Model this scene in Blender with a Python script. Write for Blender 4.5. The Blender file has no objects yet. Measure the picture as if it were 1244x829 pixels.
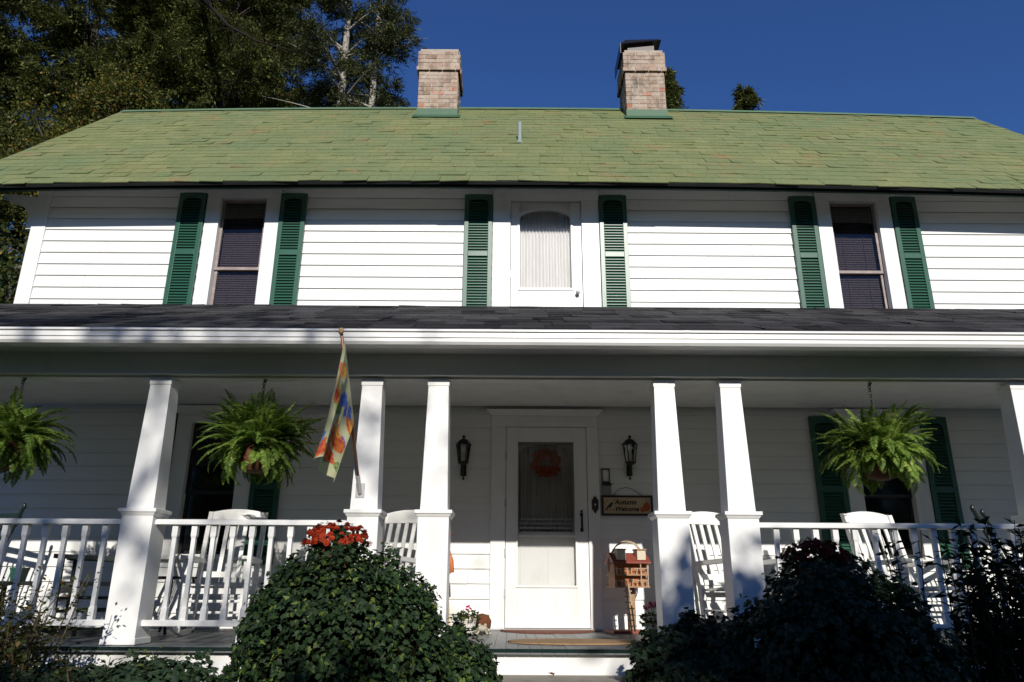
import bpy, math, random
import numpy as np
from mathutils import Vector, Matrix
R = math.radians
random.seed(7); rng = np.random.default_rng(7)
sc = bpy.context.scene
C = sc.collection

# ------------------------------------------------------------------ camera, sky, sun, exposure
CAM_Z = 0.40
cam = bpy.data.cameras.new('camera'); cam_o = bpy.data.objects.new('camera', cam); C.objects.link(cam_o)
cam.sensor_width = 36; cam.lens = 36 * 910 / 1244; cam.clip_start = .05; cam.clip_end = 2000
cam_o.matrix_world = Matrix.Translation((0, 0, CAM_Z)) @ Matrix.Rotation(R(90 + 18.28), 4, 'X') @ Matrix.Rotation(R(.32), 4, 'Z')
sc.camera = cam_o
SUN_EL, SUN_AZ = R(26), R(7.4)          # azimuth to the right of straight behind the camera
sd = Vector((math.sin(SUN_AZ) * math.cos(SUN_EL), -math.cos(SUN_AZ) * math.cos(SUN_EL), math.sin(SUN_EL)))
w = bpy.data.worlds.new('World'); sc.world = w; w.use_nodes = True
nt = w.node_tree; nt.nodes.clear()
sky = nt.nodes.new('ShaderNodeTexSky'); sky.sky_type = 'NISHITA'; sky.sun_disc = False
sky.sun_elevation = SUN_EL; sky.sun_rotation = math.pi - SUN_AZ
sky.altitude = 900; sky.air_density = 1.45; sky.dust_density = 0; sky.ozone_density = 10.0
bg = nt.nodes.new('ShaderNodeBackground'); bg.inputs['Strength'].default_value = .090
wo = nt.nodes.new('ShaderNodeOutputWorld')
hs = nt.nodes.new('ShaderNodeHueSaturation'); hs.inputs['Saturation'].default_value = 1.05; hs.inputs['Hue'].default_value = .512
nt.links.new(sky.outputs[0], hs.inputs['Color']); nt.links.new(hs.outputs[0], bg.inputs[0]); nt.links.new(bg.outputs[0], wo.inputs[0])
sl = bpy.data.lights.new('sun', 'SUN'); sl.energy = 4.6; sl.angle = R(.5); sl.color = (1, .95, .87)
so = bpy.data.objects.new('sun', sl); C.objects.link(so); so.rotation_euler = sd.to_track_quat('Z', 'Y').to_euler(); so.location = (2, -6, 9)
sc.view_settings.view_transform = 'Standard'; sc.view_settings.look = 'None'
sc.view_settings.exposure = .0; sc.view_settings.gamma = 1

# ------------------------------------------------------------------ materials
def nodes(name):
    m = bpy.data.materials.new(name); m.use_nodes = True
    n = m.node_tree.nodes; return m, n, m.node_tree.links, n['Principled BSDF']
def mix(n, l, fac, a, b, t='MIX'):
    x = n.new('ShaderNodeMix'); x.data_type = 'RGBA'; x.blend_type = t
    for s, v in ((0, fac), (6, a), (7, b)):
        if hasattr(v, 'is_output'): l.new(v, x.inputs[s])
        elif s == 0: x.inputs[0].default_value = v
        else: x.inputs[s].default_value = (*v, 1)
    return x.outputs[2]
def ramp(n, l, src, p0, p1, c0=(0, 0, 0), c1=(1, 1, 1)):
    r = n.new('ShaderNodeValToRGB'); l.new(src, r.inputs[0])
    r.color_ramp.elements[0].position = p0; r.color_ramp.elements[1].position = p1
    r.color_ramp.elements[0].color = (*c0, 1); r.color_ramp.elements[1].color = (*c1, 1)
    return r.outputs[0]
def noise(n, l, scale, detail=4, vec=None, rough=.6):
    t = n.new('ShaderNodeTexNoise'); t.inputs['Scale'].default_value = scale; t.inputs['Detail'].default_value = detail
    t.inputs['Roughness'].default_value = rough
    if vec is not None: l.new(vec, t.inputs['Vector'])
    return t.outputs[0]
def objvec(n, l, sc3=(1, 1, 1)):
    tc = n.new('ShaderNodeTexCoord'); mp = n.new('ShaderNodeMapping'); mp.inputs['Scale'].default_value = sc3
    l.new(tc.outputs['Object'], mp.inputs[0]); return mp.outputs[0]
def bump(n, l, b, h, strength=.2, dist=.01):
    x = n.new('ShaderNodeBump'); x.inputs['Strength'].default_value = strength; x.inputs['Distance'].default_value = dist
    l.new(h, x.inputs['Height']); l.new(x.outputs[0], b.inputs['Normal'])
def island(n): return n.new('ShaderNodeNewGeometry').outputs['Random Per Island']
def paint(name, col, rough=.4, dirt=None, sc3=(3, 3, 3), spec=.5, amt=.5, bmp=.05):
    m, n, l, b = nodes(name)
    v = objvec(n, l, sc3); f = noise(n, l, 1.6, 6, v)
    dirt = dirt or tuple(c * .78 for c in col)
    fac = ramp(n, l, f, .48, .85)
    mm = n.new('ShaderNodeMath'); mm.operation = 'MULTIPLY'; l.new(fac, mm.inputs[0]); mm.inputs[1].default_value = amt
    l.new(mix(n, l, mm.outputs[0], col, dirt), b.inputs['Base Color'])
    b.inputs['Roughness'].default_value = rough; b.inputs['Specular IOR Level'].default_value = spec
    if bmp: bump(n, l, b, noise(n, l, 30, 4, v), bmp, .01)
    return m
def leafmat(name, c0, c1, c2=None, p2=.9, rough=.45, trans=.35, spec=.4):
    m, n, l, b = nodes(name)
    r = island(n); cr = n.new('ShaderNodeValToRGB'); l.new(r, cr.inputs[0])
    e = cr.color_ramp.elements; e[0].color = (*c0, 1); e[1].color = (*c1, 1); e[1].position = p2
    if c2:
        q = e.new(min(.999, p2 + .02)); q.color = (*c2, 1)
    f = noise(n, l, 1.3, 3, objvec(n, l)); col = mix(n, l, .55, cr.outputs[0], ramp(n, l, f, .3, .7, (.35, .35, .35), (1.5, 1.5, 1.4)), 'MULTIPLY')
    l.new(col, b.inputs['Base Color']); b.inputs['Roughness'].default_value = rough; b.inputs['Specular IOR Level'].default_value = spec
    t = n.new('ShaderNodeBsdfTranslucent'); l.new(col, t.inputs[0])
    ms = n.new('ShaderNodeMixShader'); ms.inputs[0].default_value = trans
    l.new(b.outputs[0], ms.inputs[1]); l.new(t.outputs[0], ms.inputs[2]); l.new(ms.outputs[0], n['Material Output'].inputs[0])
    return m
M = {}
M['white'] = paint('white_paint', (.80, .80, .78), .40, (.56, .56, .52), (2.5, 2.5, 1.2), amt=.5)
M['siding'] = paint('white_siding_paint', (.80, .80, .775), .42, (.62, .61, .57), (.5, 1, 5), amt=.4)
M['shade_white'] = paint('porch_ceiling_paint', (.80, .81, .77), .5, (.5, .5, .47))
M['gutter'] = paint('gutter_enamel', (.82, .82, .80), .3, (.5, .5, .48), (1.2, 2, 8), amt=.5)
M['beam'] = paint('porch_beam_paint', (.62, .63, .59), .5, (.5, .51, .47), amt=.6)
M['shutter'] = paint('green_shutter_paint', (.022, .095, .060), .34, (.035, .09, .066), (2, 2, 6), amt=.8, spec=.4)
M['teal'] = paint('teal_trim_paint', (.05, .15, .115), .45, (.10, .13, .10), (2, 2, 2))
M['ridge'] = paint('pale_green_ridge_metal', (.13, .21, .11), .5, (.06, .13, .08), (3, 3, 3), amt=.8)
M['fascia'] = paint('dark_teal_fascia_paint', (.012, .035, .028), .7, (.03, .06, .05), (1, 3, 3), amt=.8, spec=.2)
M['edge'] = paint('dark_green_edge_paint', (.008, .020, .017), .9, (.03, .045, .04), (6, 6, 6), spec=.1)
M['dark_trim'] = paint('dark_fascia_paint', (.012, .014, .013), .7, (.03, .035, .03))
M['floor'] = paint('grey_porch_floor_paint', (.14, .15, .155), .45, (.09, .10, .10), (2, 9, 1), amt=.8)
M['wornsash'] = paint('worn_brown_sash_paint', (.26, .20, .18), .5, (.5, .46, .43), (4, 4, 9), amt=.8)
M['black'] = paint('black_iron', (.012, .012, .012), .45)
M['blackgloss'] = paint('dark_chair_paint', (.010, .017, .016), .28)
M['bronze'] = paint('dark_bronze', (.035, .022, .016), .4)
M['woven'] = paint('woven_seat', (.32, .26, .18), .8, (.2, .16, .1), (20, 20, 20))
M['brown'] = paint('varnished_pole_wood', (.25, .085, .03), .35, (.13, .05, .02), (3, 3, 12))
M['wood'] = paint('raw_wood', (.36, .21, .11), .7, (.22, .12, .06), (10, 10, 2))
M['twig'] = paint('pale_twig', (.46, .36, .27), .75, (.28, .2, .14), (20, 20, 20))
M['barn_orange'] = paint('orange_brown_wood', (.36, .13, .035), .6, (.24, .08, .02), (8, 8, 8))
M['red_roof'] = paint('dull_red_paint', (.26, .06, .04), .6, (.16, .045, .03), (8, 8, 8))
M['cream'] = paint('cream_paint', (.62, .55, .42), .6, (.4, .33, .22), (30, 30, 30))
M['stone'] = paint('grey_stone', (.30, .27, .22), .85, (.16, .145, .12), (5, 5, 5), amt=.9, bmp=.5)
M['frog'] = paint('frog_stone', (.46, .42, .34), .85, (.25, .23, .17), (30, 30, 30), amt=.9, bmp=.4)
M['potwhite'] = paint('pale_pot', (.62, .58, .53), .6, (.45, .42, .37), (8, 8, 8))
M['terra'] = paint('brown_basket', (.16, .065, .03), .85, (.07, .035, .02), (20, 20, 20), bmp=.4)
M['galv'] = paint('galvanised_pipe', (.28, .32, .30), .35, (.2, .22, .2)); 
M['metalcap'] = paint('black_metal_cap', (.012, .012, .014), .3)
M['alum'] = paint('dull_metal', (.42, .42, .42), .35)
M['signpanel'] = paint('tan_sign_panel', (.50, .40, .25), .6, (.4, .3, .17), (6, 6, 6))
M['ink'] = paint('dark_lettering', (.035, .016, .010), .7)
M['paper'] = paint('paper', (.75, .77, .75), .6)
M['greybox'] = paint('grey_plastic', (.22, .23, .24), .45)
M['pumpkin'] = paint('pumpkin_paint', (.45, .09, .015), .5, (.3, .05, .01), (20, 20, 20))
M['straw'] = paint('straw', (.62, .45, .20), .8, (.42, .28, .1), (20, 20, 3))
M['orange_cloth'] = paint('orange_cloth', (.62, .17, .04), .85, (.6, .5, .4), (40, 40, 40), amt=.9)
M['burlap'] = paint('burlap', (.42, .3, .17), .9)
M['rust'] = paint('rust_felt', (.30, .055, .02), .9)
M['mat_red'] = paint('red_brown_mat', (.20, .075, .05), .95, (.12, .05, .035), (12, 12, 12), amt=.8, bmp=.5)
M['mat_tan'] = paint('tan_straw_mat', (.36, .23, .12), .95, (.2, .13, .07), (12, 40, 12), amt=.8, bmp=.5)
M['moss'] = paint('rust_brown_fibre', (.22, .075, .03), 1, (.12, .04, .015), (40, 40, 40), amt=1, bmp=1)
M['core'] = paint('dark_mound_filler', (.005, .006, .003), 1, (.003, .004, .002), spec=0)  # near-black colour stands in for shade inside the ivy
M['bark'] = paint('dark_bark', (.07, .055, .042), .9, (.035, .03, .024), (4, 4, 1), amt=.9, bmp=.6)
M['deadbark'] = paint('dead_limb_bark', (.022, .018, .015), .9, (.012, .01, .009), (4, 4, 4), spec=.1)  # base colour darkened so the limb looks backlit
M['palebark'] = paint('pale_bark', (.34, .31, .27), .85, (.14, .125, .10), (5, 5, 1.4), amt=1, bmp=.5)
M['stem'] = paint('plant_stem', (.10, .065, .03), .7)
M['curtain'] = paint('lace_curtain', (.88, .87, .85), .9, (.72, .68, .60), (5, 5, 1.5), amt=.6)
M['greycurtain'] = paint('door_curtain', (.62, .61, .57), .9, (.30, .29, .27), (28, 5, 4), amt=1)

def screen_mat():
    m, n, l, b = nodes('window_screen')
    v = objvec(n, l); wv = n.new('ShaderNodeTexWave'); wv.bands_direction = 'Z'; wv.inputs['Scale'].default_value = 8; l.new(v, wv.inputs[0])
    c = mix(n, l, wv.outputs[1], (.026, .019, .022), (.046, .034, .039))
    f = noise(n, l, 2.2, 5, objvec(n, l, (1.2, 1, 6)))
    l.new(mix(n, l, ramp(n, l, f, .66, .78), c, (.10, .09, .09)), b.inputs['Base Color'])
    b.inputs['Roughness'].default_value = .5; b.inputs['Specular IOR Level'].default_value = .25
    return m
M['screen'] = screen_mat()
def dark_glass():
    m, n, l, b = nodes('dark_window_glass')
    b.inputs['Base Color'].default_value = (.006, .007, .006, 1); b.inputs['Roughness'].default_value = .06
    bump(n, l, b, noise(n, l, 2, 2, objvec(n, l)), .05, .02); return m
M['darkglass'] = dark_glass()
def clear_glass(name, dark):
    m, n, l, b = nodes(name)
    t = n.new('ShaderNodeBsdfTransparent'); t.inputs[0].default_value = (dark, dark, dark, 1)
    g = n.new('ShaderNodeBsdfGlossy'); g.inputs['Roughness'].default_value = .03
    fr = n.new('ShaderNodeFresnel'); fr.inputs[0].default_value = 1.45
    ms = n.new('ShaderNodeMixShader'); l.new(fr.outputs[0], ms.inputs[0]); l.new(t.outputs[0], ms.inputs[1]); l.new(g.outputs[0], ms.inputs[2])
    l.new(ms.outputs[0], n['Material Output'].inputs[0]); return m
M['glass'] = clear_glass('clear_glass', .9)
M['tinted'] = clear_glass('window_screen_glass', .60)
M['blind'] = paint('tan_blind_slats', (.40, .32, .33), .7, (.25, .2, .21), (3, 3, 14))
M['stormglass'] = clear_glass('storm_door_glass', .94)
def roof_mat():
    m, n, l, b = nodes('green_roof_shingles')
    r = island(n); v = objvec(n, l)
    c = mix(n, l, r, (.175, .198, .078), (.232, .238, .104))
    f = noise(n, l, .9, 5, v); c = mix(n, l, ramp(n, l, f, .35, .7), c, (.155, .195, .092))
    f2 = noise(n, l, 2.0, 8, objvec(n, l, (1, 1, 1)), .75)
    c = mix(n, l, ramp(n, l, f2, .555, .74), c, (.285, .185, .085))
    f3 = noise(n, l, 3.0, 4, objvec(n, l, (.5, 3, 3)), .6)
    c = mix(n, l, ramp(n, l, f3, .64, .74), c, (.085, .165, .09))
    f4 = noise(n, l, 26, 4, v); c = mix(n, l, .35, c, ramp(n, l, f4, .3, .7, (.5, .5, .5), (1.25, 1.25, 1.25)), 'MULTIPLY')
    l.new(c, b.inputs['Base Color']); b.inputs['Roughness'].default_value = .75; b.inputs['Specular IOR Level'].default_value = .2
    bump(n, l, b, f4, .35, .01); return m
M['roof'] = roof_mat()
def asphalt_mat():
    m, n, l, b = nodes('black_asphalt_shingles')
    r = island(n); v = objvec(n, l)
    c = mix(n, l, r, (.014, .014, .0155), (.064, .062, .064))
    f4 = noise(n, l, 90, 3, v); c = mix(n, l, .6, c, ramp(n, l, f4, .3, .72, (.4, .4, .4), (1.7, 1.7, 1.7)), 'MULTIPLY')
    l.new(c, b.inputs['Base Color']); b.inputs['Roughness'].default_value = .9; b.inputs['Specular IOR Level'].default_value = .15
    bump(n, l, b, f4, .6, .006); return m
M['asphalt'] = asphalt_mat()
def brick_mat():
    m, n, l, b = nodes('old_chimney_brick')
    r = island(n); cr = n.new('ShaderNodeValToRGB'); l.new(r, cr.inputs[0]); e = cr.color_ramp.elements
    e[0].color = (.25, .15, .10, 1); e[1].color = (.42, .31, .23, 1); e[1].position = .8
    q = e.new(.88); q.color = (.36, .22, .15, 1); q = e.new(.90); q.color = (.38, .10, .04, 1)
    v = objvec(n, l); f = noise(n, l, 7, 6, v, .7)
    c = mix(n, l, ramp(n, l, f, .42, .68), cr.outputs[0], (.46, .39, .32))
    f2 = noise(n, l, 3, 5, objvec(n, l, (2, 2, 1)), .7); c = mix(n, l, ramp(n, l, f2, .52, .74), c, (.10, .085, .07))
    l.new(c, b.inputs['Base Color']); b.inputs['Roughness'].default_value = .9
    bump(n, l, b, noise(n, l, 60, 4, v), .5, .01); return m
M['brick'] = brick_mat(); M['mortar'] = paint('mortar', (.40, .35, .29), .95, (.18, .15, .12), (4, 4, 4), amt=.8)
def flash_mat(): return paint('green_flashing', (.040, .115, .055), .6, (.10, .12, .07), (6, 6, 2), amt=.9)
M['flash'] = flash_mat()
M['hemlock'] = leafmat('evergreen_needles', (.048, .064, .020), (.155, .172, .048), (.26, .23, .055), .95, .6, .25, .2)
M['pine'] = leafmat('pine_needles', (.045, .058, .024), (.12, .13, .048), None, .9, .6, .25, .2)
M['decid'] = leafmat('autumn_leaves', (.05, .065, .016), (.17, .175, .032), (.30, .18, .035), .88, .5, .4, .3)
M['shadeleaf'] = leafmat('yard_tree_leaves', (.03, .05, .012), (.07, .09, .02), None, .9)
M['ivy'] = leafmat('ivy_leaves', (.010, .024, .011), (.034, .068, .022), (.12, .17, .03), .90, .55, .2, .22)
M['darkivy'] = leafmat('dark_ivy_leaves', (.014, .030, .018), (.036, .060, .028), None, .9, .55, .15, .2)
M['fern'] = leafmat('fern_fronds', (.09, .17, .026), (.25, .37, .065), (.36, .40, .12), .92, .5, .4, .3)
M['weed'] = leafmat('weed_leaves', (.045, .060, .018), (.12, .14, .035), (.16, .10, .035), .86, .5, .35, .3)
M['hosta'] = leafmat('brown_green_leaves', (.05, .05, .015), (.14, .09, .035), (.20, .20, .04), .85, .5, .35, .3)
M['mum'] = leafmat('orange_petals', (.17, .012, .006), (.46, .050, .012), None, .9, .6, .2, .2)
M['redmum'] = leafmat('dark_red_petals', (.10, .010, .008), (.22, .02, .012), None, .9, .6, .2, .2)
M['pink'] = leafmat('pink_petals', (.55, .03, .18), (.75, .10, .30), None, .9, .6, .3, .2)
M['wreath'] = leafmat('wreath_leaves', (.40, .055, .03), (.58, .13, .06), None, .9, .7, .1, .2)
def grass_mat():
    m, n, l, b = nodes('grass_ground')
    v = objvec(n, l); f = noise(n, l, 1.5, 8, v)
    l.new(mix(n, l, ramp(n, l, f, .35, .65), (.035, .05, .015), (.08, .07, .03)), b.inputs['Base Color'])
    b.inputs['Roughness'].default_value = .95; bump(n, l, b, noise(n, l, 25, 5, v), .8, .05); return m
M['grass'] = grass_mat()
def flag_mat():
    m, n, l, b = nodes('printed_flag_cloth')
    tc = n.new('ShaderNodeTexCoord'); uv = tc.outputs['UV']
    c = None
    base = mix(n, l, noise(n, l, 5, 3, uv), (.44, .47, .27), (.56, .55, .36)); c = base
    # printed fruit and leaf clusters: cells of a voronoi print inside soft edged cluster masks
    def cluster(c, cx, cy, rad, col, col2, scale, sx=1.0):
        mp = n.new('ShaderNodeMapping'); l.new(uv, mp.inputs[0])
        mp.inputs['Location'].default_value = (-cx * sx, -cy, 0); mp.inputs['Scale'].default_value = (sx, 1, 1)
        nz = n.new('ShaderNodeTexNoise'); nz.inputs['Scale'].default_value = 9; l.new(uv, nz.inputs['Vector'])
        va = n.new('ShaderNodeVectorMath'); va.operation = 'LENGTH'; l.new(mp.outputs[0], va.inputs[0])
        ad = n.new('ShaderNodeMath'); ad.operation = 'MULTIPLY_ADD'; l.new(nz.outputs[0], ad.inputs[0]); ad.inputs[1].default_value = .16; l.new(va.outputs['Value'], ad.inputs[2])
        msk = ramp(n, l, ad.outputs[0], rad + .065, rad + .085, (1, 1, 1), (0, 0, 0))
        vo = n.new('ShaderNodeTexVoronoi'); vo.inputs['Scale'].default_value = scale; l.new(uv, vo.inputs['Vector'])
        vc = mix(n, l, ramp(n, l, vo.outputs['Distance'], .25, .6), col, col2)
        return mix(n, l, msk, c, vc)
    G, G2 = (.05, .17, .05), (.25, .32, .12)
    O, O2 = (.62, .17, .03), (.70, .36, .06)
    RD, RD2 = (.50, .04, .02), (.62, .14, .03)
    B, B2 = (.04, .07, .38), (.12, .20, .60)
    rr = random.Random(3); kinds = [(G, G2, 30), (O, O2, 18), (RD, RD2, 22), (G, G2, 26), (B, B2, 30), (RD, O, 20)]
    for k in range(25):
        a, b2, s_ = kinds[k % 6]; c = cluster(c, rr.uniform(.06, .96), rr.uniform(.08, .9), rr.uniform(.055, .10), a, b2, s_)
    for (cx, cy, r_, a, b2, s_) in ((.12, .12, .10, B, B2, 24), (.30, .10, .07, RD, RD2, 24), (.62, .45, .08, RD, O, 18), (.72, .55, .07, O, O2, 18)):
        c = cluster(c, cx, cy, r_, a, b2, s_)
    l.new(c, b.inputs['Base Color']); b.inputs['Roughness'].default_value = .75
    t = n.new('ShaderNodeBsdfTranslucent'); l.new(c, t.inputs[0]); ms = n.new('ShaderNodeMixShader'); ms.inputs[0].default_value = .35
    l.new(b.outputs[0], ms.inputs[1]); l.new(t.outputs[0], ms.inputs[2]); l.new(ms.outputs[0], n['Material Output'].inputs[0])
    return m
M['flag'] = flag_mat()

# ------------------------------------------------------------------ builders
class MB:
    def __init__(s): s.v = []; s.f = []
    def add(s, vs, fs):
        k = len(s.v); s.v += [tuple(p) for p in vs]; s.f += [tuple(i + k for i in f) for f in fs]; return s
    def box(s, x0, x1, y0, y1, z0, z1):
        return s.add([(x0, y0, z0), (x1, y0, z0), (x1, y1, z0), (x0, y1, z0), (x0, y0, z1), (x1, y0, z1), (x1, y1, z1), (x0, y1, z1)],
                     [(0, 3, 2, 1), (4, 5, 6, 7), (0, 1, 5, 4), (1, 2, 6, 5), (2, 3, 7, 6), (3, 0, 4, 7)])
    def frust(s, cx, cy, z0, z1, a, b, ta=None, tb=None):       # square frustum, half sizes
        ta = ta or a
        tb = tb or b
        if ta == a and tb == b: tb = b
        return s.add([(cx - a, cy - a, z0), (cx + a, cy - a, z0), (cx + a, cy + a, z0), (cx - a, cy + a, z0),
                      (cx - b, cy - b, z1), (cx + b, cy - b, z1), (cx + b, cy + b, z1), (cx - b, cy + b, z1)],
                     [(0, 3, 2, 1), (4, 5, 6, 7), (0, 1, 5, 4), (1, 2, 6, 5), (2, 3, 7, 6), (3, 0, 4, 7)])
    def prism(s, poly, a0, a1, axis='y'):                        # poly in the two other axes
        def p(u, v, a): return {'y': (u, a, v), 'x': (a, u, v), 'z': (u, v, a)}[axis]
        n = len(poly)
        return s.add([p(u, v, a0) for u, v in poly] + [p(u, v, a1) for u, v in poly],
                     [tuple(range(n)), tuple(range(2 * n - 1, n - 1, -1))] + [(i, (i + 1) % n, n + (i + 1) % n, n + i) for i in range(n)])
    def tube(s, pts, rad, n=8, cap=True):
        pts = [Vector(p) for p in pts]; k = len(pts)
        if not isinstance(rad, (list, tuple)): rad = [rad] * k
        vs = []; ref = None
        for i, p in enumerate(pts):
            d = (pts[min(i + 1, k - 1)] - pts[max(i - 1, 0)]).normalized()
            if ref is None: ref = Vector((0, 0, 1)) if abs(d.z) < .9 else Vector((1, 0, 0))
            a = d.cross(ref).normalized(); b = a.cross(d); ref = b
            for j in range(n):
                t = 2 * math.pi * j / n; vs.append(p + (a * math.cos(t) + b * math.sin(t)) * rad[i])
        fs = [(i * n + j, i * n + (j + 1) % n, (i + 1) * n + (j + 1) % n, (i + 1) * n + j) for i in range(k - 1) for j in range(n)]
        if cap: fs += [tuple(range(n - 1, -1, -1)), tuple(range((k - 1) * n, k * n))]
        return s.add(vs, fs)
    def lathe(s, prof, n=16, c=(0, 0, 0)):
        vs = [(c[0] + r * math.cos(2 * math.pi * j / n), c[1] + r * math.sin(2 * math.pi * j / n), c[2] + z) for r, z in prof for j in range(n)]
        k = len(prof)
        return s.add(vs, [(i * n + j, i * n + (j + 1) % n, (i + 1) * n + (j + 1) % n, (i + 1) * n + j) for i in range(k - 1) for j in range(n)]
                     + [tuple(range(n - 1, -1, -1)), tuple(range((k - 1) * n, k * n))])
    def ball(s, c, r, n=10, m=7):
        if not isinstance(r, (list, tuple)): r = (r, r, r)
        vs = []
        for i in range(m + 1):
            a = -math.pi / 2 + math.pi * i / m; q = max(math.cos(a), .02)
            for j in range(n):
                t = 2 * math.pi * j / n; vs.append((c[0] + r[0] * q * math.cos(t), c[1] + r[1] * q * math.sin(t), c[2] + r[2] * math.sin(a)))
        return s.add(vs, [(i * n + j, i * n + (j + 1) % n, (i + 1) * n + (j + 1) % n, (i + 1) * n + j) for i in range(m) for j in range(n)]
                     + [tuple(range(n - 1, -1, -1)), tuple(range(m * n, (m + 1) * n))])
    def build(s, name, mat, parent=None, smooth=False, bevel=0, loc=None):
        me = bpy.data.meshes.new(name); me.from_pydata(s.v, [], s.f); me.update()
        o = bpy.data.objects.new(name, me); C.objects.link(o); me.materials.append(M[mat] if isinstance(mat, str) else mat)
        if smooth: me.polygons.foreach_set('use_smooth', [True] * len(me.polygons))
        if parent: o.parent = parent
        if loc: o.location = loc
        if bevel:
            b = o.modifiers.new('bevel', 'BEVEL'); b.width = bevel; b.segments = 2; b.limit_method = 'ANGLE'
        return o
def arrmesh(name, verts, k, mat, parent=None, smooth=False):      # verts: (n, k, 3) separate k-gons
    n = verts.shape[0]; me = bpy.data.meshes.new(name)
    me.vertices.add(n * k); me.vertices.foreach_set('co', verts.astype(np.float32).ravel())
    me.loops.add(n * k); me.loops.foreach_set('vertex_index', np.arange(n * k, dtype=np.int32))
    me.polygons.add(n); me.polygons.foreach_set('loop_start', np.arange(0, n * k, k, dtype=np.int32))
    me.update(calc_edges=True); me.validate()
    o = bpy.data.objects.new(name, me); C.objects.link(o); me.materials.append(M[mat])
    if parent: o.parent = parent
    return o
def tag(o, label, cat, group=None, kind=None):
    if label: o['label'] = label
    if cat: o['category'] = cat
    if group: o['group'] = group
    if kind: o['kind'] = kind
    return o
def thing(name, label, cat, loc=(0, 0, 0), rz=0, group=None):
    o = bpy.data.objects.new(name, None); C.objects.link(o); o.location = loc; o.rotation_euler = (0, 0, rz); o.empty_display_size = .2
    return tag(o, label, cat, group)
def dup(o, loc=None, rz=None, label=None, scale=None, parent=None):
    c = o.copy(); C.objects.link(c)
    if parent: c.parent = parent
    if loc is not None: c.location = loc
    if rz is not None: c.rotation_euler = (0, 0, rz)
    if scale: c.scale = (scale,) * 3 if not isinstance(scale, tuple) else scale
    if label: c['label'] = label
    for ch in list(o.children): dup(ch, parent=c)
    return c
def nrm(a): return a / np.maximum(np.linalg.norm(a, axis=-1, keepdims=True), 1e-9)
def leaf_quads(pos, dirs, nor, length, width):                     # diamond leaves
    dirs = nrm(dirs); side = nrm(np.cross(dirs, nor)); L = length[:, None]; Wd = width[:, None]
    up = nrm(np.cross(side, dirs))
    return np.stack([pos, pos + dirs * L * .5 + side * Wd * .5 + up * L * .04, pos + dirs * L - up * L * .05, pos + dirs * L * .5 - side * Wd * .5 + up * L * .04], 1)

# ------------------------------------------------------------------ ground and step
g = MB(); xs = [-300, -60, -20, -8, -4, 0, 4, 8, 20, 60, 300]; ys = [-300, -40, -12, -4, 0, 2, 3.5, 4.6, 5.4, 8, 14, 30, 60, 300]
def gz(x, y): return -1.15 if y <= 0 else (-.36 if y >= 5 else -1.15 + .79 * (y / 5)) + (0 if y < 30 else min(6, (y - 30) * .05))
for i in range(len(ys) - 1):
    for j in range(len(xs) - 1):
        q = [(xs[j], ys[i]), (xs[j + 1], ys[i]), (xs[j + 1], ys[i + 1]), (xs[j], ys[i + 1])]
        g.add([(a, b, gz(a, b)) for a, b in q], [(0, 1, 2, 3)])
tag(g.build('ground', 'grass'), None, None, kind='structure')

# ------------------------------------------------------------------ the house
WY, FY = 8.06, 5.75                     # wall plane, porch front plane
XL, XR = -5.70, 6.90                    # house corners
house = thing('farmhouse', 'white clapboard farmhouse with green shingle roof, green shutters and full width front porch', 'house', (0, 0, 0))
def hp(mb, name, mat, par=None, **k): return mb.build(name, mat, par or house, **k)
# openings (x0, x1, z0, z1)
UP = [(-3.50, -2.95, 3.30, 4.84), (-.025, .82, 3.36, 4.83), (3.80, 4.36, 3.30, 4.84)]
LO = [(-3.47, -2.93, .72, 2.10), (-.06, .81, 0.02, 2.07), (3.73, 4.27, .72, 2.10)]
def siding(mb, x0, x1, z0, z1, phase, ops, pitch=.1472):
    zb = phase
    while zb > z0: zb -= pitch
    while zb < z1:
        cuts = sorted({max(zb, z0), min(zb + pitch, z1)} | {c for o in ops for c in o[2:] if max(zb, z0) < c < min(zb + pitch, z1)})
        for a, b in zip(cuts[:-1], cuts[1:]):
            if b - a < 1e-4: continue
            segs = [(x0, x1)]
            for o in ops:
                if o[2] < (a + b) / 2 < o[3]:
                    segs = [t for s in segs for t in ((s[0], min(s[1], o[0])), (max(s[0], o[1]), s[1])) if t[1] - t[0] > .001]
            pa, pb = [WY - .003 - .017 * (1 - (t - zb) / pitch) for t in (a, b)]
            jts = sorted(random.uniform(x0, x1) for _ in range(4)); segs = [(max(s0, j0) + .0012, min(s1, j1) - .0012) for s0, s1 in segs for j0, j1 in zip([x0 - 1] + jts, jts + [x1 + 1]) if min(s1, j1) - max(s0, j0) > .01]; wz = random.uniform(-.0025, .0025) if abs(a - zb) < 1e-6 else 0
            for s0, s1 in segs:
                vs = [(s0, pa, a + wz), (s1, pa, a + wz * .3), (s1, pb, b), (s0, pb, b), (s0, WY + .03, a + wz), (s1, WY + .03, a + wz * .3)]
                mb.add(vs, [(0, 1, 2, 3)] + ([(4, 5, 1, 0)] if abs(a - zb) < 1e-6 else []))
        zb += pitch
b = MB(); siding(b, XL + .15, XR - .15, 3.3, 5.16, 4.13, UP); hp(b, 'upper_wall', 'siding')
b = MB(); siding(b, XL + .15, XR - .15, 0.003, 2.32, 2.063 - .1472 * 6, LO); hp(b, 'porch_wall', 'siding')
b = MB()
for X, s in ((XL, 1), (XR, -1)):                                  # end walls with their gables
    b.prism([(WY + .04, -.3), (WY + .04, 5.13), (10.66, 7.73), (13.26, 5.13), (13.26, -.3)], X, X + s * .1, 'x')
b.box(XL + .1, XR - .1, 13.16, 13.25, -.3, 5.1); b.box(XL + .1, XR - .1, WY + .35, WY + .40, -.3, 5.1)
hp(b, 'end_wall', 'siding')
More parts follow.
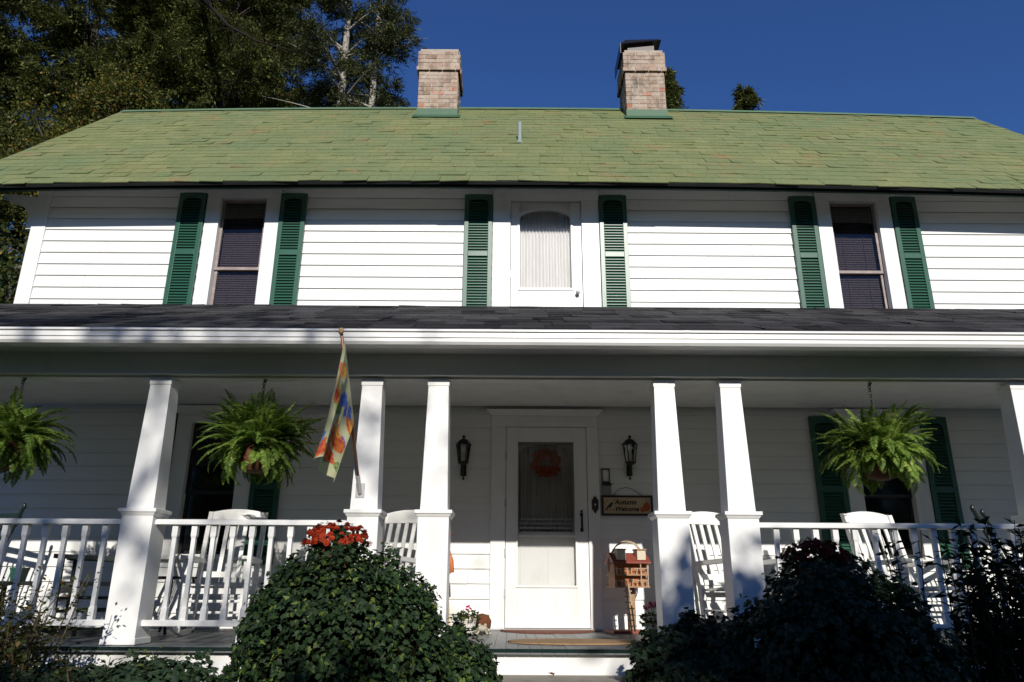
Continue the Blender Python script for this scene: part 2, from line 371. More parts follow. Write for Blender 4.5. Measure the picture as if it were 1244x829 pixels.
for X in (XL - .02, XR - .15): hp(MB().box(X, X + .17, WY - .032, WY + .12, -.05, 5.14), 'corner_board', 'white', bevel=.004)
hp(MB().box(XL + .16, XR - .16, WY - .028, WY + .02, 5.06, 5.20), 'frieze_board', 'white')

# main roof: every shingle a thin lifted slab, courses slightly uneven; roof bowed to imitate the lens's barrel curve
EY, EZ, RY, RZ = 7.54, 4.825, 10.66, 8.0
RX0, RX1 = -6.5, 7.66
def bow(x): return -.0023 * x * x
slope = Vector((0, RY - EY, RZ - EZ)); SL = slope.length; sv = slope.normalized(); snv = Vector((0, -sv.z, sv.y))
b = MB()
for side in (0, 1):
    def rp(x, t, h=0):
        p = Vector((x, EY, EZ)) + sv * t + snv * h
        if side: p.y = 2 * RY - p.y
        return (p.x, p.y, p.z + bow(p.x))
    n = 28; xs_ = np.linspace(RX0, RX1, n)
    for i in range(n - 1):
        q = [rp(xs_[i], -.045, -.01), rp(xs_[i + 1], -.045, -.01), rp(xs_[i + 1], SL, -.01), rp(xs_[i], SL, -.01)] + \
            [rp(xs_[i], -.045, -.04), rp(xs_[i + 1], -.045, -.04), rp(xs_[i + 1], SL, -.045), rp(xs_[i], SL, -.045)]
        b.add(q, [(0, 1, 2, 3), (7, 6, 5, 4), (0, 4, 5, 1), (3, 2, 6, 7), (0, 3, 7, 4), (1, 5, 6, 2)])
roof = hp(b, 'roof', 'dark_trim')
def shingles(rowh, wid, x0, x1, L, P, lift=.012, jit=.35, edge=.0, up=1.6, gap=.003):
    m = MB(); rows = int(L / rowh) + 1
    for r in range(rows):
        t0 = r * rowh; t1 = min(t0 + rowh * 1.25, L); x = x0 + (wid * .5 if r % 2 else 0) * random.uniform(.8, 1.2) - wid
        wob = random.uniform(-.1, .1) * rowh
        while x < x1:
            ww = wid * random.uniform(1 - jit, 1 + jit); a = max(x, x0) + gap; c = min(x + ww, x1) - gap; x += ww
            if c - a < .02: continue
            d0 = t0 + random.uniform(-.05, .05) * rowh + wob - ((edge + random.uniform(-.018, .018)) if r == 0 else 0); d1 = d0 + random.uniform(-.06, .06) * rowh
            h = lift + (random.random() ** 5) * lift * up; h2 = lift + (random.random() ** 5) * lift * up
            m.add([P(a, d0, h), P(c, d1, h2), P(c, t1, .0015), P(a, t1, .0015), P(a, d0, h - .009), P(c, d1, h2 - .009)],
                  [(0, 1, 2, 3), (4, 5, 1, 0)])
    return m
side = 0
hp(shingles(.185, .27, RX0 - .03, RX1 + .03, SL, rp, .0065, .25, .055, 1.9, .0012), 'roof_shingles', 'roof', roof)
b = MB()
for i in range(n - 1):
    x0, x1 = xs_[i], xs_[i + 1]; z0, z1 = RZ + bow(x0), RZ + bow(x1)
    b.add([(x0, RY - .09, z0 - .06), (x1, RY - .09, z1 - .06), (x1, RY, z1 + .035), (x0, RY, z0 + .035), (x0, RY + .09, z0 - .06), (x1, RY + .09, z1 - .06)], [(0, 1, 2, 3), (3, 2, 5, 4)])
hp(b, 'ridge_cap', 'ridge', roof)
b = MB()
for i in range(n - 1):
    x0, x1 = xs_[i], xs_[i + 1]; z0, z1 = EZ + bow(x0), EZ + bow(x1)
    b.add([(x0, EY + .075, z0 - .05), (x1, EY + .075, z1 - .05), (x1, EY + .075, z1 + .03), (x0, EY + .075, z0 + .03), (x0, EY + .11, z0 - .05), (x1, EY + .11, z1 - .05)], [(0, 1, 2, 3), (4, 5, 1, 0)])
hp(b, 'fascia', 'fascia', roof)
b = MB()
for i in range(n - 1):
    x0, x1 = xs_[i], xs_[i + 1]; q = []
    for x, y in ((x0, EY + .112), (x1, EY + .112), (x1, WY - .03), (x0, WY - .03)): q.append((x, y, EZ + bow(x) + (y - EY) * (RZ - EZ) / (RY - EY) - .075))
    b.add(q, [(3, 2, 1, 0)])
hp(b, 'soffit', 'white', roof)
for X in (RX0 - .005, RX1 - .045):                                # rake boards
    for s in (0, 1):
        ya, yb = (EY + .02, RY) if not s else (2 * RY - EY - .02, RY)
        hp(MB().prism([(ya, EZ + bow(X) - .02), (yb, RZ + bow(X) - .04), (yb, RZ + bow(X) - .19), (ya, EZ + bow(X) - .17)], X, X + .05, 'x'), 'rake_board', 'teal', roof)
b = MB().tube([(.09, 8.95, 6.15), (.09, 8.95, 6.56)], .028, 12); b.lathe([(.09, 0), (.05, .05), (.03, .08)], 12, (.09, 8.95, 6.19))
hp(b, 'vent_pipe', 'galv', roof, smooth=False)
# corner bracket under the gable overhang
poly = [(-5.72, 4.86), (-5.72, 4.47), (-5.79, 4.47)] + [(-5.79 - .30 * (1 - math.cos(t)), 4.52 + .30 * math.sin(t)) for t in np.linspace(.15, math.pi / 2, 8)] + [(-6.14, 4.90)]
b = MB().prism(poly, WY + .0, WY + .12, 'y'); b.box(-5.80, -5.72, WY - .01, WY + .13, 4.43, 4.50); hp(b, 'corner_bracket', 'white', bevel=.004)

# chimneys: each brick laid on a mortar core
def chimney(x0, x1, y0, y1, z0, z1, cap):
    core = hp(MB().box(x0 + .006, x1 - .006, y0 + .006, y1 - .006, z0, z1 - .02), 'chimney', 'mortar')
    m = MB(); ch = .0755; rows = int((z1 - z0) / ch)
    for r in range(rows):
        za = z0 + r * ch; zb = za + ch - .011; top = rows - r
        g_ = .025 if top <= 4 else 0
        if top in (5,): g_ = .04
        for ax in (0, 1):
            for sgn in (0, 1):
                a0, a1 = (x0 - g_, x1 + g_) if ax == 0 else (y0 - g_, y1 + g_)
                p = a0 - (.1 if r % 2 else 0)
                while p < a1 - .01:
                    q = min(p + .205, a1); s = max(p, a0); j = random.uniform(-.003, .003)
                    if q - s > .02:
                        if ax == 0:
                            fy = (y0 - g_ + j, y0 + .05) if not sgn else (y1 - .05, y1 + g_ + j)
                            m.box(s, q - .009, *fy, za, zb)
                        else:
                            fx = (x0 - g_ + j, x0 + .05) if not sgn else (x1 - .05, x1 + g_ + j)
                            m.box(*fx, max(s, y0 + .055), min(q, y1 - .055) - .009, za, zb) if min(q, y1 - .055) - max(s, y0 + .055) > .03 else None
                    p += .214
    hp(m, 'brick', 'brick', core)['kind'] = 'stuff'
    hp(MB().box(x0 - .019, x1 + .019, y0 - .019, y1 + .019, z0 + (rows - 5) * ch, z0 + rows * ch - .016), 'crown', 'mortar', core)
    f = MB(); zf = EZ + (y0 - EY) * (RZ - EZ) / (RY - EY)
    f.box(x0 - .012, x1 + .012, y0 - .014, y0 + .0, zf - .10, zf + .13)
    for X in (x0 - .012, x1 + .004): f.prism([(y0, zf), (y0, zf + .13), (RY, zf + .13 + (RY - y0) * .6), (RY, zf)], X, X + .008, 'x')
    f.add([(x0 - .06, y0 - .16, zf - .16 + .03), (x1 + .06, y0 - .16, zf - .16 + .03), (x1 + .06, y0 - .013, zf + .015), (x0 - .06, y0 - .013, zf + .015)], [(0, 1, 2, 3)])
    hp(f, 'flashing', 'flash', core)
    if cap:
        c = MB(); cx0, cx1 = x0 + .02, x1 - .08
        c.add([(cx0 - .08, y0 - .02, z1 + .09), (cx1 + .06, y0 - .02, z1 + .17), (cx1 + .06, y1, z1 + .17), (cx0 - .08, y1, z1 + .09),
               (cx0 + .02, y0 + .02, z1 + .20), (cx1 + .02, y0 + .02, z1 + .22), (cx1 + .02, y1 - .04, z1 + .22), (cx0 + .02, y1 - .04, z1 + .20)],
              [(0, 3, 2, 1), (4, 5, 6, 7), (0, 1, 5, 4), (1, 2, 6, 5), (2, 3, 7, 6), (3, 0, 4, 7)])
        c.prism([(y0 - .03, z1 - .10), (y0 - .03, z1 + .1), (y1, z1 + .1), (y1, z1 - .10)], cx0 - .085, cx0 - .075, 'x')
        hp(c, 'chimney_cap', 'metalcap', core)
        c = MB(); c.box(cx0 + .05, cx1 - .05, y0 + .06, y1 - .06, z1 - .01, z1 + .13)
        hp(c, 'flue_mesh', 'bronze', core)
chimney(-1.535, -.90, 10.22, 10.86, 7.35, 8.86, False)
chimney(1.82, 2.46, 10.22, 10.86, 7.35, 8.86, True)

# windows and shutters
def window(o, top, kind):
    x0, x1, z0, z1 = o; cw = .165
    f = MB()
    f.box(x0 - cw, x0, WY - .045, WY + .10, z0 - .02, z1); f.box(x1, x1 + cw, WY - .045, WY + .10, z0 - .02, z1)
    f.box(x0 - cw, x1 + cw, WY - .045, WY + .10, z1, top - .075)
    root = hp(f, 'window', 'white', bevel=.004)
    h = MB(); a, c = x0 - cw, x1 + cw
    h.add([(a - .01, WY - .06, top - .075), (c + .01, WY - .06, top - .075), (c + .01, WY, top - .075), (a - .01, WY, top - .075),
           (a - .075, WY - .125, top), (c + .075, WY - .125, top), (c + .075, WY, top), (a - .075, WY, top)],
          [(0, 3, 2, 1), (4, 5, 6, 7), (0, 1, 5, 4), (1, 2, 6, 5), (2, 3, 7, 6), (3, 0, 4, 7)])
    hp(h, 'window_head', 'white', root, bevel=.003)
    hp(MB().box(x0 - cw - .02, x1 + cw + .02, WY - .085, WY + .10, z0 - .055, z0 - .022), 'sill', 'white', root, bevel=.004)
    mid = z0 + (z1 - z0) * (.42 if kind == 'up' else .46)
    for (za, zb, y) in ((mid - .018, z1, WY + .02), (z0 + .002, mid + .018, WY + .045)):
        s = MB(); t = .034
        s.box(x0 + .002, x0 + t, y, y + .03, za, zb); s.box(x1 - t, x1 - .002, y, y + .03, za, zb)
        s.box(x0 + t, x1 - t, y, y + .03, za, za + t); s.box(x0 + t, x1 - t, y, y + .03, zb - t, zb)
        hp(s, 'sash', 'wornsash' if kind == 'up' else 'black', root)
        hp(MB().box(x0 + t, x1 - t, y + .012, y + .018, za + t, zb - t), 'pane', 'tinted' if kind == 'up' else 'darkglass', root)
    if kind == 'up':
        m = MB(); z = z0 + .02
        while z < z1 - .03:
            t = random.uniform(-.002, .002)
            m.add([(x0 + .03, WY + .088, z), (x1 - .03, WY + .088, z + t), (x1 - .03, WY + .098, z + .026), (x0 + .03, WY + .098, z + .026)], [(0, 1, 2, 3)]); z += .029
        for q in (.28, .72): x = x0 + (x1 - x0) * q; m.box(x - .003, x + .003, WY + .082, WY + .085, z0 + .02, z1 - .03)
        hp(m, 'window_blind', 'blind', root)
    return root
window(UP[0], 5.03, 'up'); window(UP[2], 5.03, 'up'); window(LO[0], 2.27, 'lo'); window(LO[2], 2.27, 'lo')
def shutter(x0, x1, z0, z1):
    t = .052; y0, y1 = WY - .058, WY - .022; m = MB()
    m.box(x0, x0 + t, y0, y1, z0, z1); m.box(x1 - t, x1, y0, y1, z0, z1)
    zm = z0 + (z1 - z0) * .5
    for a, c in ((z0, z0 + .08), (zm - .03, zm + .03)): m.box(x0 + t, x1 - t, y0, y1, a, c)
    xm = (x0 + x1) / 2; hw = (x1 - x0) / 2 - t                      # arched top rail
    arc = [(xm + hw * math.cos(a), z1 - .10 + .035 * math.sin(a)) for a in np.linspace(0, math.pi, 9)]
    m.prism([(x0 + t, z1), (x1 - t, z1)] + arc, y0, y1, 'y')
    root = hp(m, 'shutter', 'shutter', bevel=.003)
    l_ = MB()
    for a, c in ((z0 + .08, zm - .03), (zm + .03, z1 - .085)):
        k = int((c - a) / .034)
        for i in range(k):
            z = a + (i + .5) * (c - a) / k
            l_.add([(x0 + t, y0 + .006, z - .017), (x1 - t, y0 + .006, z - .017), (x1 - t, y1 - .004, z + .013), (x0 + t, y1 - .004, z + .013),
                    (x0 + t, y0 + .006, z - .010), (x1 - t, y0 + .006, z - .010), (x1 - t, y1 - .004, z + .020), (x0 + t, y1 - .004, z + .020)],
                   [(0, 3, 2, 1), (4, 5, 6, 7), (0, 1, 5, 4), (2, 3, 7, 6)])
    hp(l_, 'louvres', 'shutter', root)
    hp(MB().box(x0 + t, x1 - t, y1 - .003, y1, z0 + .07, z1 - .06), 'shutter_back', 'dark_trim', root)
for x0, x1 in ((-4.00, -3.678), (-2.782, -2.47), (-.575, -.240), (1.032, 1.362), (3.315, 3.625), (4.535, 4.835)): shutter(x0, x1, 3.34, 4.90)
for x0, x1 in ((-3.93, -3.645), (-2.76, -2.45), (3.24, 3.555), (4.44, 4.73)): shutter(x0, x1, .62, 2.20)

# doors
def door_casing(x0, x1, z0, z1, outx0, outx1, top):
    f = MB(); f.box(outx0, x0, WY - .045, WY + .10, z0, z1); f.box(x1, outx1, WY - .045, WY + .10, z0, z1); f.box(outx0, outx1, WY - .045, WY + .10, z1, top - .06)
    a, c = outx0, outx1
    f.add([(a - .005, WY - .055, top - .06), (c + .005, WY - .055, top - .06), (c + .005, WY, top - .06), (a - .005, WY, top - .06),
           (a - .06, WY - .11, top), (c + .06, WY - .11, top), (c + .06, WY, top), (a - .06, WY, top)],
          [(0, 3, 2, 1), (4, 5, 6, 7), (0, 1, 5, 4), (1, 2, 6, 5), (2, 3, 7, 6), (3, 0, 4, 7)])
    return f
def arch_panel(x0, x1, z0, z1, gx0, gx1, gz0, gz1, rise, y0, y1):  # slab with an arched opening
    m = MB(); m.box(x0, gx0, y0, y1, z0, z1); m.box(gx1, x1, y0, y1, z0, z1); m.box(gx0, gx1, y0, y1, z0, gz0)
    xm = (gx0 + gx1) / 2; hw = (gx1 - gx0) / 2
    arc = [(xm + hw * math.cos(a), gz1 - rise + rise * math.sin(a)) for a in np.linspace(0, math.pi, 17)]
    for (p, q) in zip(arc[:-1], arc[1:]):
        m.prism([p, q, (q[0], z1), (p[0], z1)], y0, y1, 'y')
    return m
def curtain(x0, x1, z0, z1, y, amp, folds, par, mat, split=False):
    m = MB(); nx, nz = 160, 10; vs = []
    for j in range(nz + 1):
        for i in range(nx + 1):
            u = i / nx; q = j / nz
            vs.append((x0 + (x1 - x0) * u, y + amp * math.sin(folds * 6.283 * u + 1.3 * math.sin(9 * u) + .4 * math.sin(3 * q)) + amp * .5 * math.sin(folds * 2.6 * 6.283 * u + 2 * q), z0 + (z1 - z0) * q))
    m.add(vs, [(j * (nx + 1) + i, j * (nx + 1) + i + 1, (j + 1) * (nx + 1) + i + 1, (j + 1) * (nx + 1) + i) for j in range(nz) for i in range(nx)])
    return hp(m, 'curtain', mat, par, smooth=True)
# upper door
ud = hp(arch_panel(-.02, .815, 3.36, 4.825, .085, .69, 3.715, 4.725, .11, WY - .005, WY + .04), 'door', 'white', bevel=.003)
ud['label'] = 'upper floor door with arched glass and white curtain'
hp(door_casing(-.025, .82, 3.36, 4.83, -.235, 1.025, 5.03), 'door_casing', 'white', ud, bevel=.004)
t_ = MB()
for z in (3.69,): t_.box(.06, .715, WY - .016, WY - .0055, z - .01, z + .012)
for a, c in ((.06, .082), (.693, .715)): t_.box(a, c, WY - .016, WY - .0055, 3.703, 4.62)
arc = [(.3875 + .3275 * math.cos(a), 4.62 + .125 * math.sin(a)) for a in np.linspace(0, math.pi, 15)]; arc2 = [(.3875 + .305 * math.cos(a), 4.62 + .107 * math.sin(a)) for a in np.linspace(0, math.pi, 15)]
for i in range(14): t_.prism([arc[i], arc[i + 1], arc2[i + 1], arc2[i]], WY - .016, WY - .0055, 'y')
for x in (.03, .745):
    t_.lathe([(.018, -.005), (.018, .004)], 10, (x, 0, 0)) if False else t_.box(x - .015, x + .015, WY - .014, WY - .0055, 4.63, 4.66)
hp(t_, 'door_moulding', 'white', ud)
hp(MB().box(.07, .71, WY + .022, WY + .026, 3.70, 4.80), 'glass_pane', 'glass', ud)
curtain(.07, .71, 3.69, 4.79, WY + .075, .012, 17, ud, 'curtain')
k = MB(); k.ball((.755, WY - .05, 3.64), .026); k.tube([(.755, WY - .03, 3.64), (.755, WY - .004, 3.64)], .016, 10)
hp(k, 'door_knob', 'alum', ud, smooth=True)
for z in (3.86, 4.62): hp(MB().box(-.034, -.016, WY - .055, WY - .046, z - .045, z + .045), 'hinge', 'alum', ud)
# front storm door over an inner panelled door
fd = MB(); X0, X1, Z0, Z1 = -.055, .805, .025, 2.065
fd.box(X0, .07, WY - .03, WY + .005, Z0, Z1); fd.box(.67, X1, WY - .03, WY + .005, Z0, Z1); fd.box(.07, .67, WY - .03, WY + .005, Z0, .43); fd.box(.07, .67, WY - .03, WY + .005, 1.905, Z1)
fd = hp(fd, 'door', 'white', bevel=.003); fd['label'] = 'white front storm door with tall glass'
hp(door_casing(-.06, .81, .0, 2.07, -.215, .935, 2.25), 'door_casing', 'white', fd, bevel=.004)
d = MB()
for i in range(11): d.prism([(.01 + i * .07, 2.115), (.045 + i * .07, 2.14), (.08 + i * .07, 2.115)], WY - .052, WY - .044, 'y')
hp(d, 'carved_trim', 'white', fd)
m_ = MB()
for a in (.05, .671): m_.box(a, a + .019, WY - .042, WY - .031, .41, 1.925)
for z in (.41, 1.906): m_.box(.069, .671, WY - .042, WY - .031, z, z + .019)
hp(m_, 'glazing_bead', 'white', fd)
hp(MB().box(.072, .668, WY - .014, WY - .010, .432, 1.903), 'glass_pane', 'stormglass', fd)
hp(MB().box(.07, .67, WY - .026, WY - .006, .905, .93), 'meeting_rail', 'white', fd)
g_ = MB()
for z in (1.00, 1.045, 1.09): g_.box(.07, .67, WY + .033, WY + .046, z, z + .013)
hp(g_, 'guard_bar', 'white', fd)
inn = arch_panel(-.058, .808, .02, 2.066, .085, .655, .97, 1.90, .10, WY + .05, WY + .09)
for a, c in ((.10, .355), (.385, .64)):
    inn.box(a, c, WY + .044, WY + .0495, .33, .80)
hp(inn, 'inner_door', 'white', fd, bevel=.003)
curtain(.075, .665, .96, 1.95, WY + .13, .014, 13, fd, 'greycurtain')
h = MB(); h.tube([(.738, WY - .075, .99), (.738, WY - .08, 1.06), (.738, WY - .075, 1.13)], .012, 8); h.box(.722, .754, WY - .055, WY - .031, .965, 1.0); h.box(.722, .754, WY - .055, WY - .031, 1.12, 1.155); h.ball((.738, WY - .06, 1.17), .014)
hp(h, 'door_handle', 'black', fd, smooth=False)
for z in (.35, .75, 1.25, 1.75): hp(MB().box(-.068, -.050, WY - .056, WY - .046, z - .04, z + .04), 'hinge', 'alum', fd)
hp(MB().box(-.20, .92, WY - .10, WY - .002, .0045, .02), 'threshold', 'alum', fd)

# porch: floor, ceiling, beam, roof, gutter
PX0, PX1 = -6.15, 7.35
b = MB(); nb = int((PX1 - PX0) / .085)
for i in range(nb):
    xa = PX0 + i * .085; b.box(xa, xa + .0825, 5.62, WY, -.035, random.uniform(-.0015, .0015))
hp(b, 'porch_floor', 'floor')
hp(MB().box(PX0, PX1, 5.612, 5.619, -.020, .001), 'floor_edge_trim', 'edge')
hp(MB().box(PX0 + .02, PX1 - .02, 5.665, 5.71, -.40, -.036), 'porch_skirt', 'white', bevel=.004)
b = MB()
for i in range(25):
    ya = 5.93 + i * .0815; b.box(PX0 + .1, PX1 - .1, ya, ya + .0785, 2.285, 2.31)
hp(b, 'porch_ceiling', 'shade_white')
b = MB().box(PX0, PX1, 5.73, 5.92, 2.004, 2.262); hp(b, 'porch_beam', 'beam', bevel=.004)
hp(MB().box(PX0, PX1, 5.80, 5.905, 1.990, 2.002), 'beam_trim', 'white')
hp(MB().box(PX0, PX1, 5.50, 5.729, 2.178, 2.19), 'porch_soffit', 'white')
hp(MB().box(PX0, PX1, 5.475, 5.499, 2.175, 2.25), 'porch_fascia', 'white')
b = MB(); pts = [(5.47, 2.25), (5.358, 2.262), (5.350, 2.256), (5.350, 2.244), (5.366, 2.240), (5.366, 2.200), (5.376, 2.196), (5.376, 2.170), (5.392, 2.150), (5.47, 2.146)]
b.prism(pts, PX0 - .03, PX1 + .03, 'x'); gut = hp(b, 'gutter', 'gutter')
for x in (-2.6, 1.3, 4.6): hp(MB().prism([(p - .003, q) for p, q in pts[1:9]] + [(5.45, 2.149)], x, x + .05, 'x'), 'gutter_joint', 'gutter', gut)
GY, GZ, TY, TZ = 5.41, 2.258, WY - .015, 3.475
ps = Vector((0, TY - GY, TZ - GZ)); PL = ps.length; pv = ps.normalized(); pn = Vector((0, -pv.z, pv.y))
def pp(x, t, h=0):
    p = Vector((x, GY, GZ)) + pv * t + pn * h; return tuple(p)
b = MB(); q = [pp(PX0, .01, -.004), pp(PX1, .01, -.004), pp(PX1, PL, -.004), pp(PX0, PL, -.004), pp(PX0, .01, -.04), pp(PX1, .01, -.04), pp(PX1, PL, -.04), pp(PX0, PL, -.04)]
b.add(q, [(0, 1, 2, 3), (7, 6, 5, 4), (0, 4, 5, 1), (0, 3, 7, 4), (1, 5, 6, 2)])
proof = hp(b, 'porch_roof', 'dark_trim')
hp(shingles(.28, .30, PX0 - .02, PX1 + .02, PL, pp, .007, .3), 'asphalt_shingles', 'asphalt', proof)

# columns: box pedestal, moulded cap, tapered shaft
def column(x):
    p = MB().frust(x, 5.865, .0035, .92, .118, .118)
    root = hp(p, 'column', 'white', bevel=.004)
    hp(MB().frust(x, 5.865, .0036, .045, .127, .125), 'plinth', 'white', root, bevel=.003)
    c = MB().frust(x, 5.865, .905, .93, .121, .135); c.frust(x, 5.865, .93, .958, .142, .142); hp(c, 'pedestal_cap', 'white', root, bevel=.004)
    hp(MB().frust(x, 5.865, .959, 1.984, .104, .080), 'shaft', 'white', root, bevel=.004)
    hp(MB().frust(x, 5.865, 1.93, 1.983, .086, .088), 'capital', 'white', root, bevel=.003)
COLS = (-2.80, -1.112, -.583, 1.215, 1.742, 4.06)
for x in COLS + (-5.9, 7.1): column(x)
# railings
def railing(x0, x1):
    r = MB(); Y = 5.845
    r.prism([(Y - .045, .845), (Y - .045, .872), (Y - .03, .885), (Y + .03, .885), (Y + .045, .872), (Y + .045, .845)], x0, x1, 'x')
    root = hp(r, 'railing', 'white', bevel=.003)
    hp(MB().box(x0, x1, Y - .03, Y + .03, .125, .168), 'bottom_rail', 'white', root, bevel=.004)
    k = round((x1 - x0) / .152); L = (x1 - x0) / k
    for i in range(1, k):
        x = x0 + i * L; s = .021; t = MB()
        t.box(x - s, x + s, Y - s, Y + s, .168, .245); t.box(x - s, x + s, Y - s, Y + s, .765, .845)
        t.frust(x, Y, .245, .265, s, .0155); t.frust(x, Y, .265, .745, .0155, .0155); t.frust(x, Y, .745, .765, .0155, s)
        hp(t, 'baluster', 'white', root)
    for x in ((x0 + x1) / 2,): hp(MB().box(x - .03, x + .03, Y - .025, Y + .025, .003, .125), 'rail_foot', 'white', root)
for i, (a, c) in enumerate(((-5.9, -2.80), (-2.80, -1.112), (1.742, 4.06), (4.06, 7.1))): railing(a + .117, c - .117)

# ------------------------------------------------------------------ step and things on the porch
b = MB(); b.box(-1.0, 1.5, 5.16, 5.66, -.36, -.168); b.box(-1.15, 1.65, 4.72, 5.155, -.60, -.34)
tag(b.build('stone_step', 'stone', bevel=.012), 'worn brown stone step below the white porch skirt', 'step')
def flatleaf(name, loc, rz, col, s, label):
    v = [(0, -.5), (.25, -.3), (.5, -.1), (.3, .05), (.35, .4), (.1, .3), (0, .6), (-.1, .3), (-.35, .4), (-.3, .05), (-.5, -.1), (-.25, -.3)]
    m = MB(); m.add([(a * s, c * s, .004 + .25 * s * abs(a)) for a, c in v], [tuple(range(12))])
    o = m.build(name, col); o.location = loc; o.rotation_euler = (.25, 0, rz); tag(o, label, 'leaf')
flatleaf('fallen_leaf', (.28, 5.56, -.155), .6, 'moss', .055, 'single dry brown fallen leaf on the stone step')

def chain(p0, length, par, n=9):
    c = MB(); L = length / n
    for i in range(n):
        z = p0[2] - (i + .5) * L; pts = []
        for a in np.linspace(0, 2 * math.pi, 9):
            u, v = .011 * math.cos(a), L * .68 * math.sin(a)
            pts.append((p0[0] + (u if i % 2 else 0), p0[1] + (0 if i % 2 else u), z + v))
        c.tube(pts, .0035, 5, cap=False)
    c.tube([(p0[0], p0[1], p0[2] + .02), (p0[0] + .02, p0[1], p0[2] - .01), (p0[0], p0[1], p0[2] - .03)], .006, 6)
    return c.build('chain', 'black', par)
def make_fern(label, loc, seed):
    r = np.random.default_rng(seed)
    t = thing('hanging_fern', label, 'hanging plant', loc, 0, 'hanging ferns along the porch front')
    out = []; stems = MB()
    for i in range(210):
        az = r.uniform(0, 2 * math.pi); el0 = R(r.uniform(10, 82)); L = r.uniform(.26, .50)
        if i < 75: el0 = R(r.uniform(-48, 18)); L = r.uniform(.22, .40)
        droop = r.uniform(.4, 2.0); n = 30; p = np.array([.08 * math.cos(az) + r.normal(0, .03), .08 * math.sin(az) + r.normal(0, .03), 0.03]); pts = [p.copy()]; e = el0
        side = r.uniform(-.35, .35)
        for k in range(n):
            s = k / n; e_ = el0 - droop * s ** 1.5; a_ = az + side * s
            d = np.array([math.cos(a_) * math.cos(e_), math.sin(a_) * math.cos(e_), math.sin(e_)])
            p = p + d * L / n; pts.append(p.copy())
            if k > 2:
                tw = np.cross(d, [0, 0, 1.]); tw = tw / (np.linalg.norm(tw) + 1e-6); up = np.cross(tw, d)
                pl = r.uniform(.046, .060) * (math.sin(math.pi * min(1, (s * .9 + .12))) ** .7) * r.uniform(.8, 1.15)
                for sg in (-1, 1):
                    q = p + d * (L / n) * .5 * (sg > 0)
                    dirv = tw * sg + d * .35 + up * r.uniform(-.25, .1); dirv /= np.linalg.norm(dirv)
                    wv = d * .0085; tip = q + dirv * pl - up * pl * .15
                    out.append([q - wv * .6, q + dirv * pl * .5 - wv + up * .004, tip, q + dirv * pl * .5 + wv + up * .004])
        stems.tube(pts[::5], [.0025] * len(pts[::5]), 3, cap=False)
    arrmesh('fronds', np.array(out), 4, 'fern', t)
    stems.build('frond_stems', 'fern', t)
    bk = MB().lathe([(.05, -.19), (.11, -.17), (.145, -.08), (.155, 0), (.13, .0), (.10, .02), (.02, .04)], 18); bk.build('basket', 'terra', t, smooth=True)
    ch = chain((0, 0, 1.99 - loc[2]), .22, t)
    w_ = MB()
    for a in (0, 2.1, 4.2): w_.tube([(0, 0, 1.77 - loc[2]), (.15 * math.cos(a), .15 * math.sin(a), 0)], .002, 4)
    w_.build('hanger_wire', 'black', t)
    return t
fy = 5.83
make_fern('green hanging fern at the far left end of the porch, cut by the photo edge', (-3.93, fy, 1.44), 1)
make_fern('green hanging fern left of the flag, brown basket showing below', (-1.99, fy, 1.43), 2)
make_fern('green hanging fern over the right railing, in front of the right shuttered window', (2.875, fy, 1.40), 3)

# flag on a tilted pole
ft = thing('porch_flag', 'printed harvest flag with fruit and grapes on a tilted wooden pole', 'flag', (-1.147, 5.765, 1.10))
base = Vector((0, -.03, .0)); tip = Vector((-.06, -.745, 1.005))
b = MB().tube([base, tip], [.0125, .0115], 10); b.build('pole', 'brown', ft, smooth=True)
b = MB().ball(tip + Vector((-.001, -.012, .016)), (.021, .021, .026)); b.build('finial', 'wood', ft, smooth=True)
b = MB(); b.box(-.035, .035, -.006, .0, -.055, .055); b.tube([Vector((0, -.005, -.02)), base * .6 + Vector((0, 0, -.01)), base + (tip - base) * .10], .017, 8); b.build('bracket', 'alum', ft)
fl = MB(); NU, NV = 60, 50; vs = []; uvs = []
for j in range(NV + 1):                                           # j: along the pole from tip to the middle
    s = j / NV; P0 = base + (tip - base) * (.965 - .50 * s)
    for i in range(NU + 1):                                       # i: hanging away from the pole
        q = i / NU; L = .80 - .33 * s ** .8
        gather = (1 - .45 * q)                                    # folds pull the free edge together
        x = P0.x - .150 * q ** 1.1 * (1 - .35 * s) + .05 * math.sin(7.5 * s + .6 * q) * q ** .6 + .018 * math.sin(21 * s + 3 * q) * q ** .5
        x += .022 * (1 - q) ** 2 - .0; y = P0.y - .022 - (P0.y - (base + (tip - base) * .70).y) * (1 - gather) * .9 + .06 * math.cos(7.5 * s + 1) * q ** .7 + .02 * math.cos(21 * s + 3 * q) * q ** .5
        z = P0.z - L * q - .01 * math.sin(9 * s) * q
        vs.append((x, y, z)); uvs.append((q if False else s, 1 - q))
fl.add(vs, [(j * (NU + 1) + i, j * (NU + 1) + i + 1, (j + 1) * (NU + 1) + i + 1, (j + 1) * (NU + 1) + i) for j in range(NV) for i in range(NU)])
fo = fl.build('flag_cloth', 'flag', ft, smooth=True)
uvl = fo.data.uv_layers.new(name='UVMap')
for lp in fo.data.loops: uvl.data[lp.index].uv = uvs[lp.vertex_index]

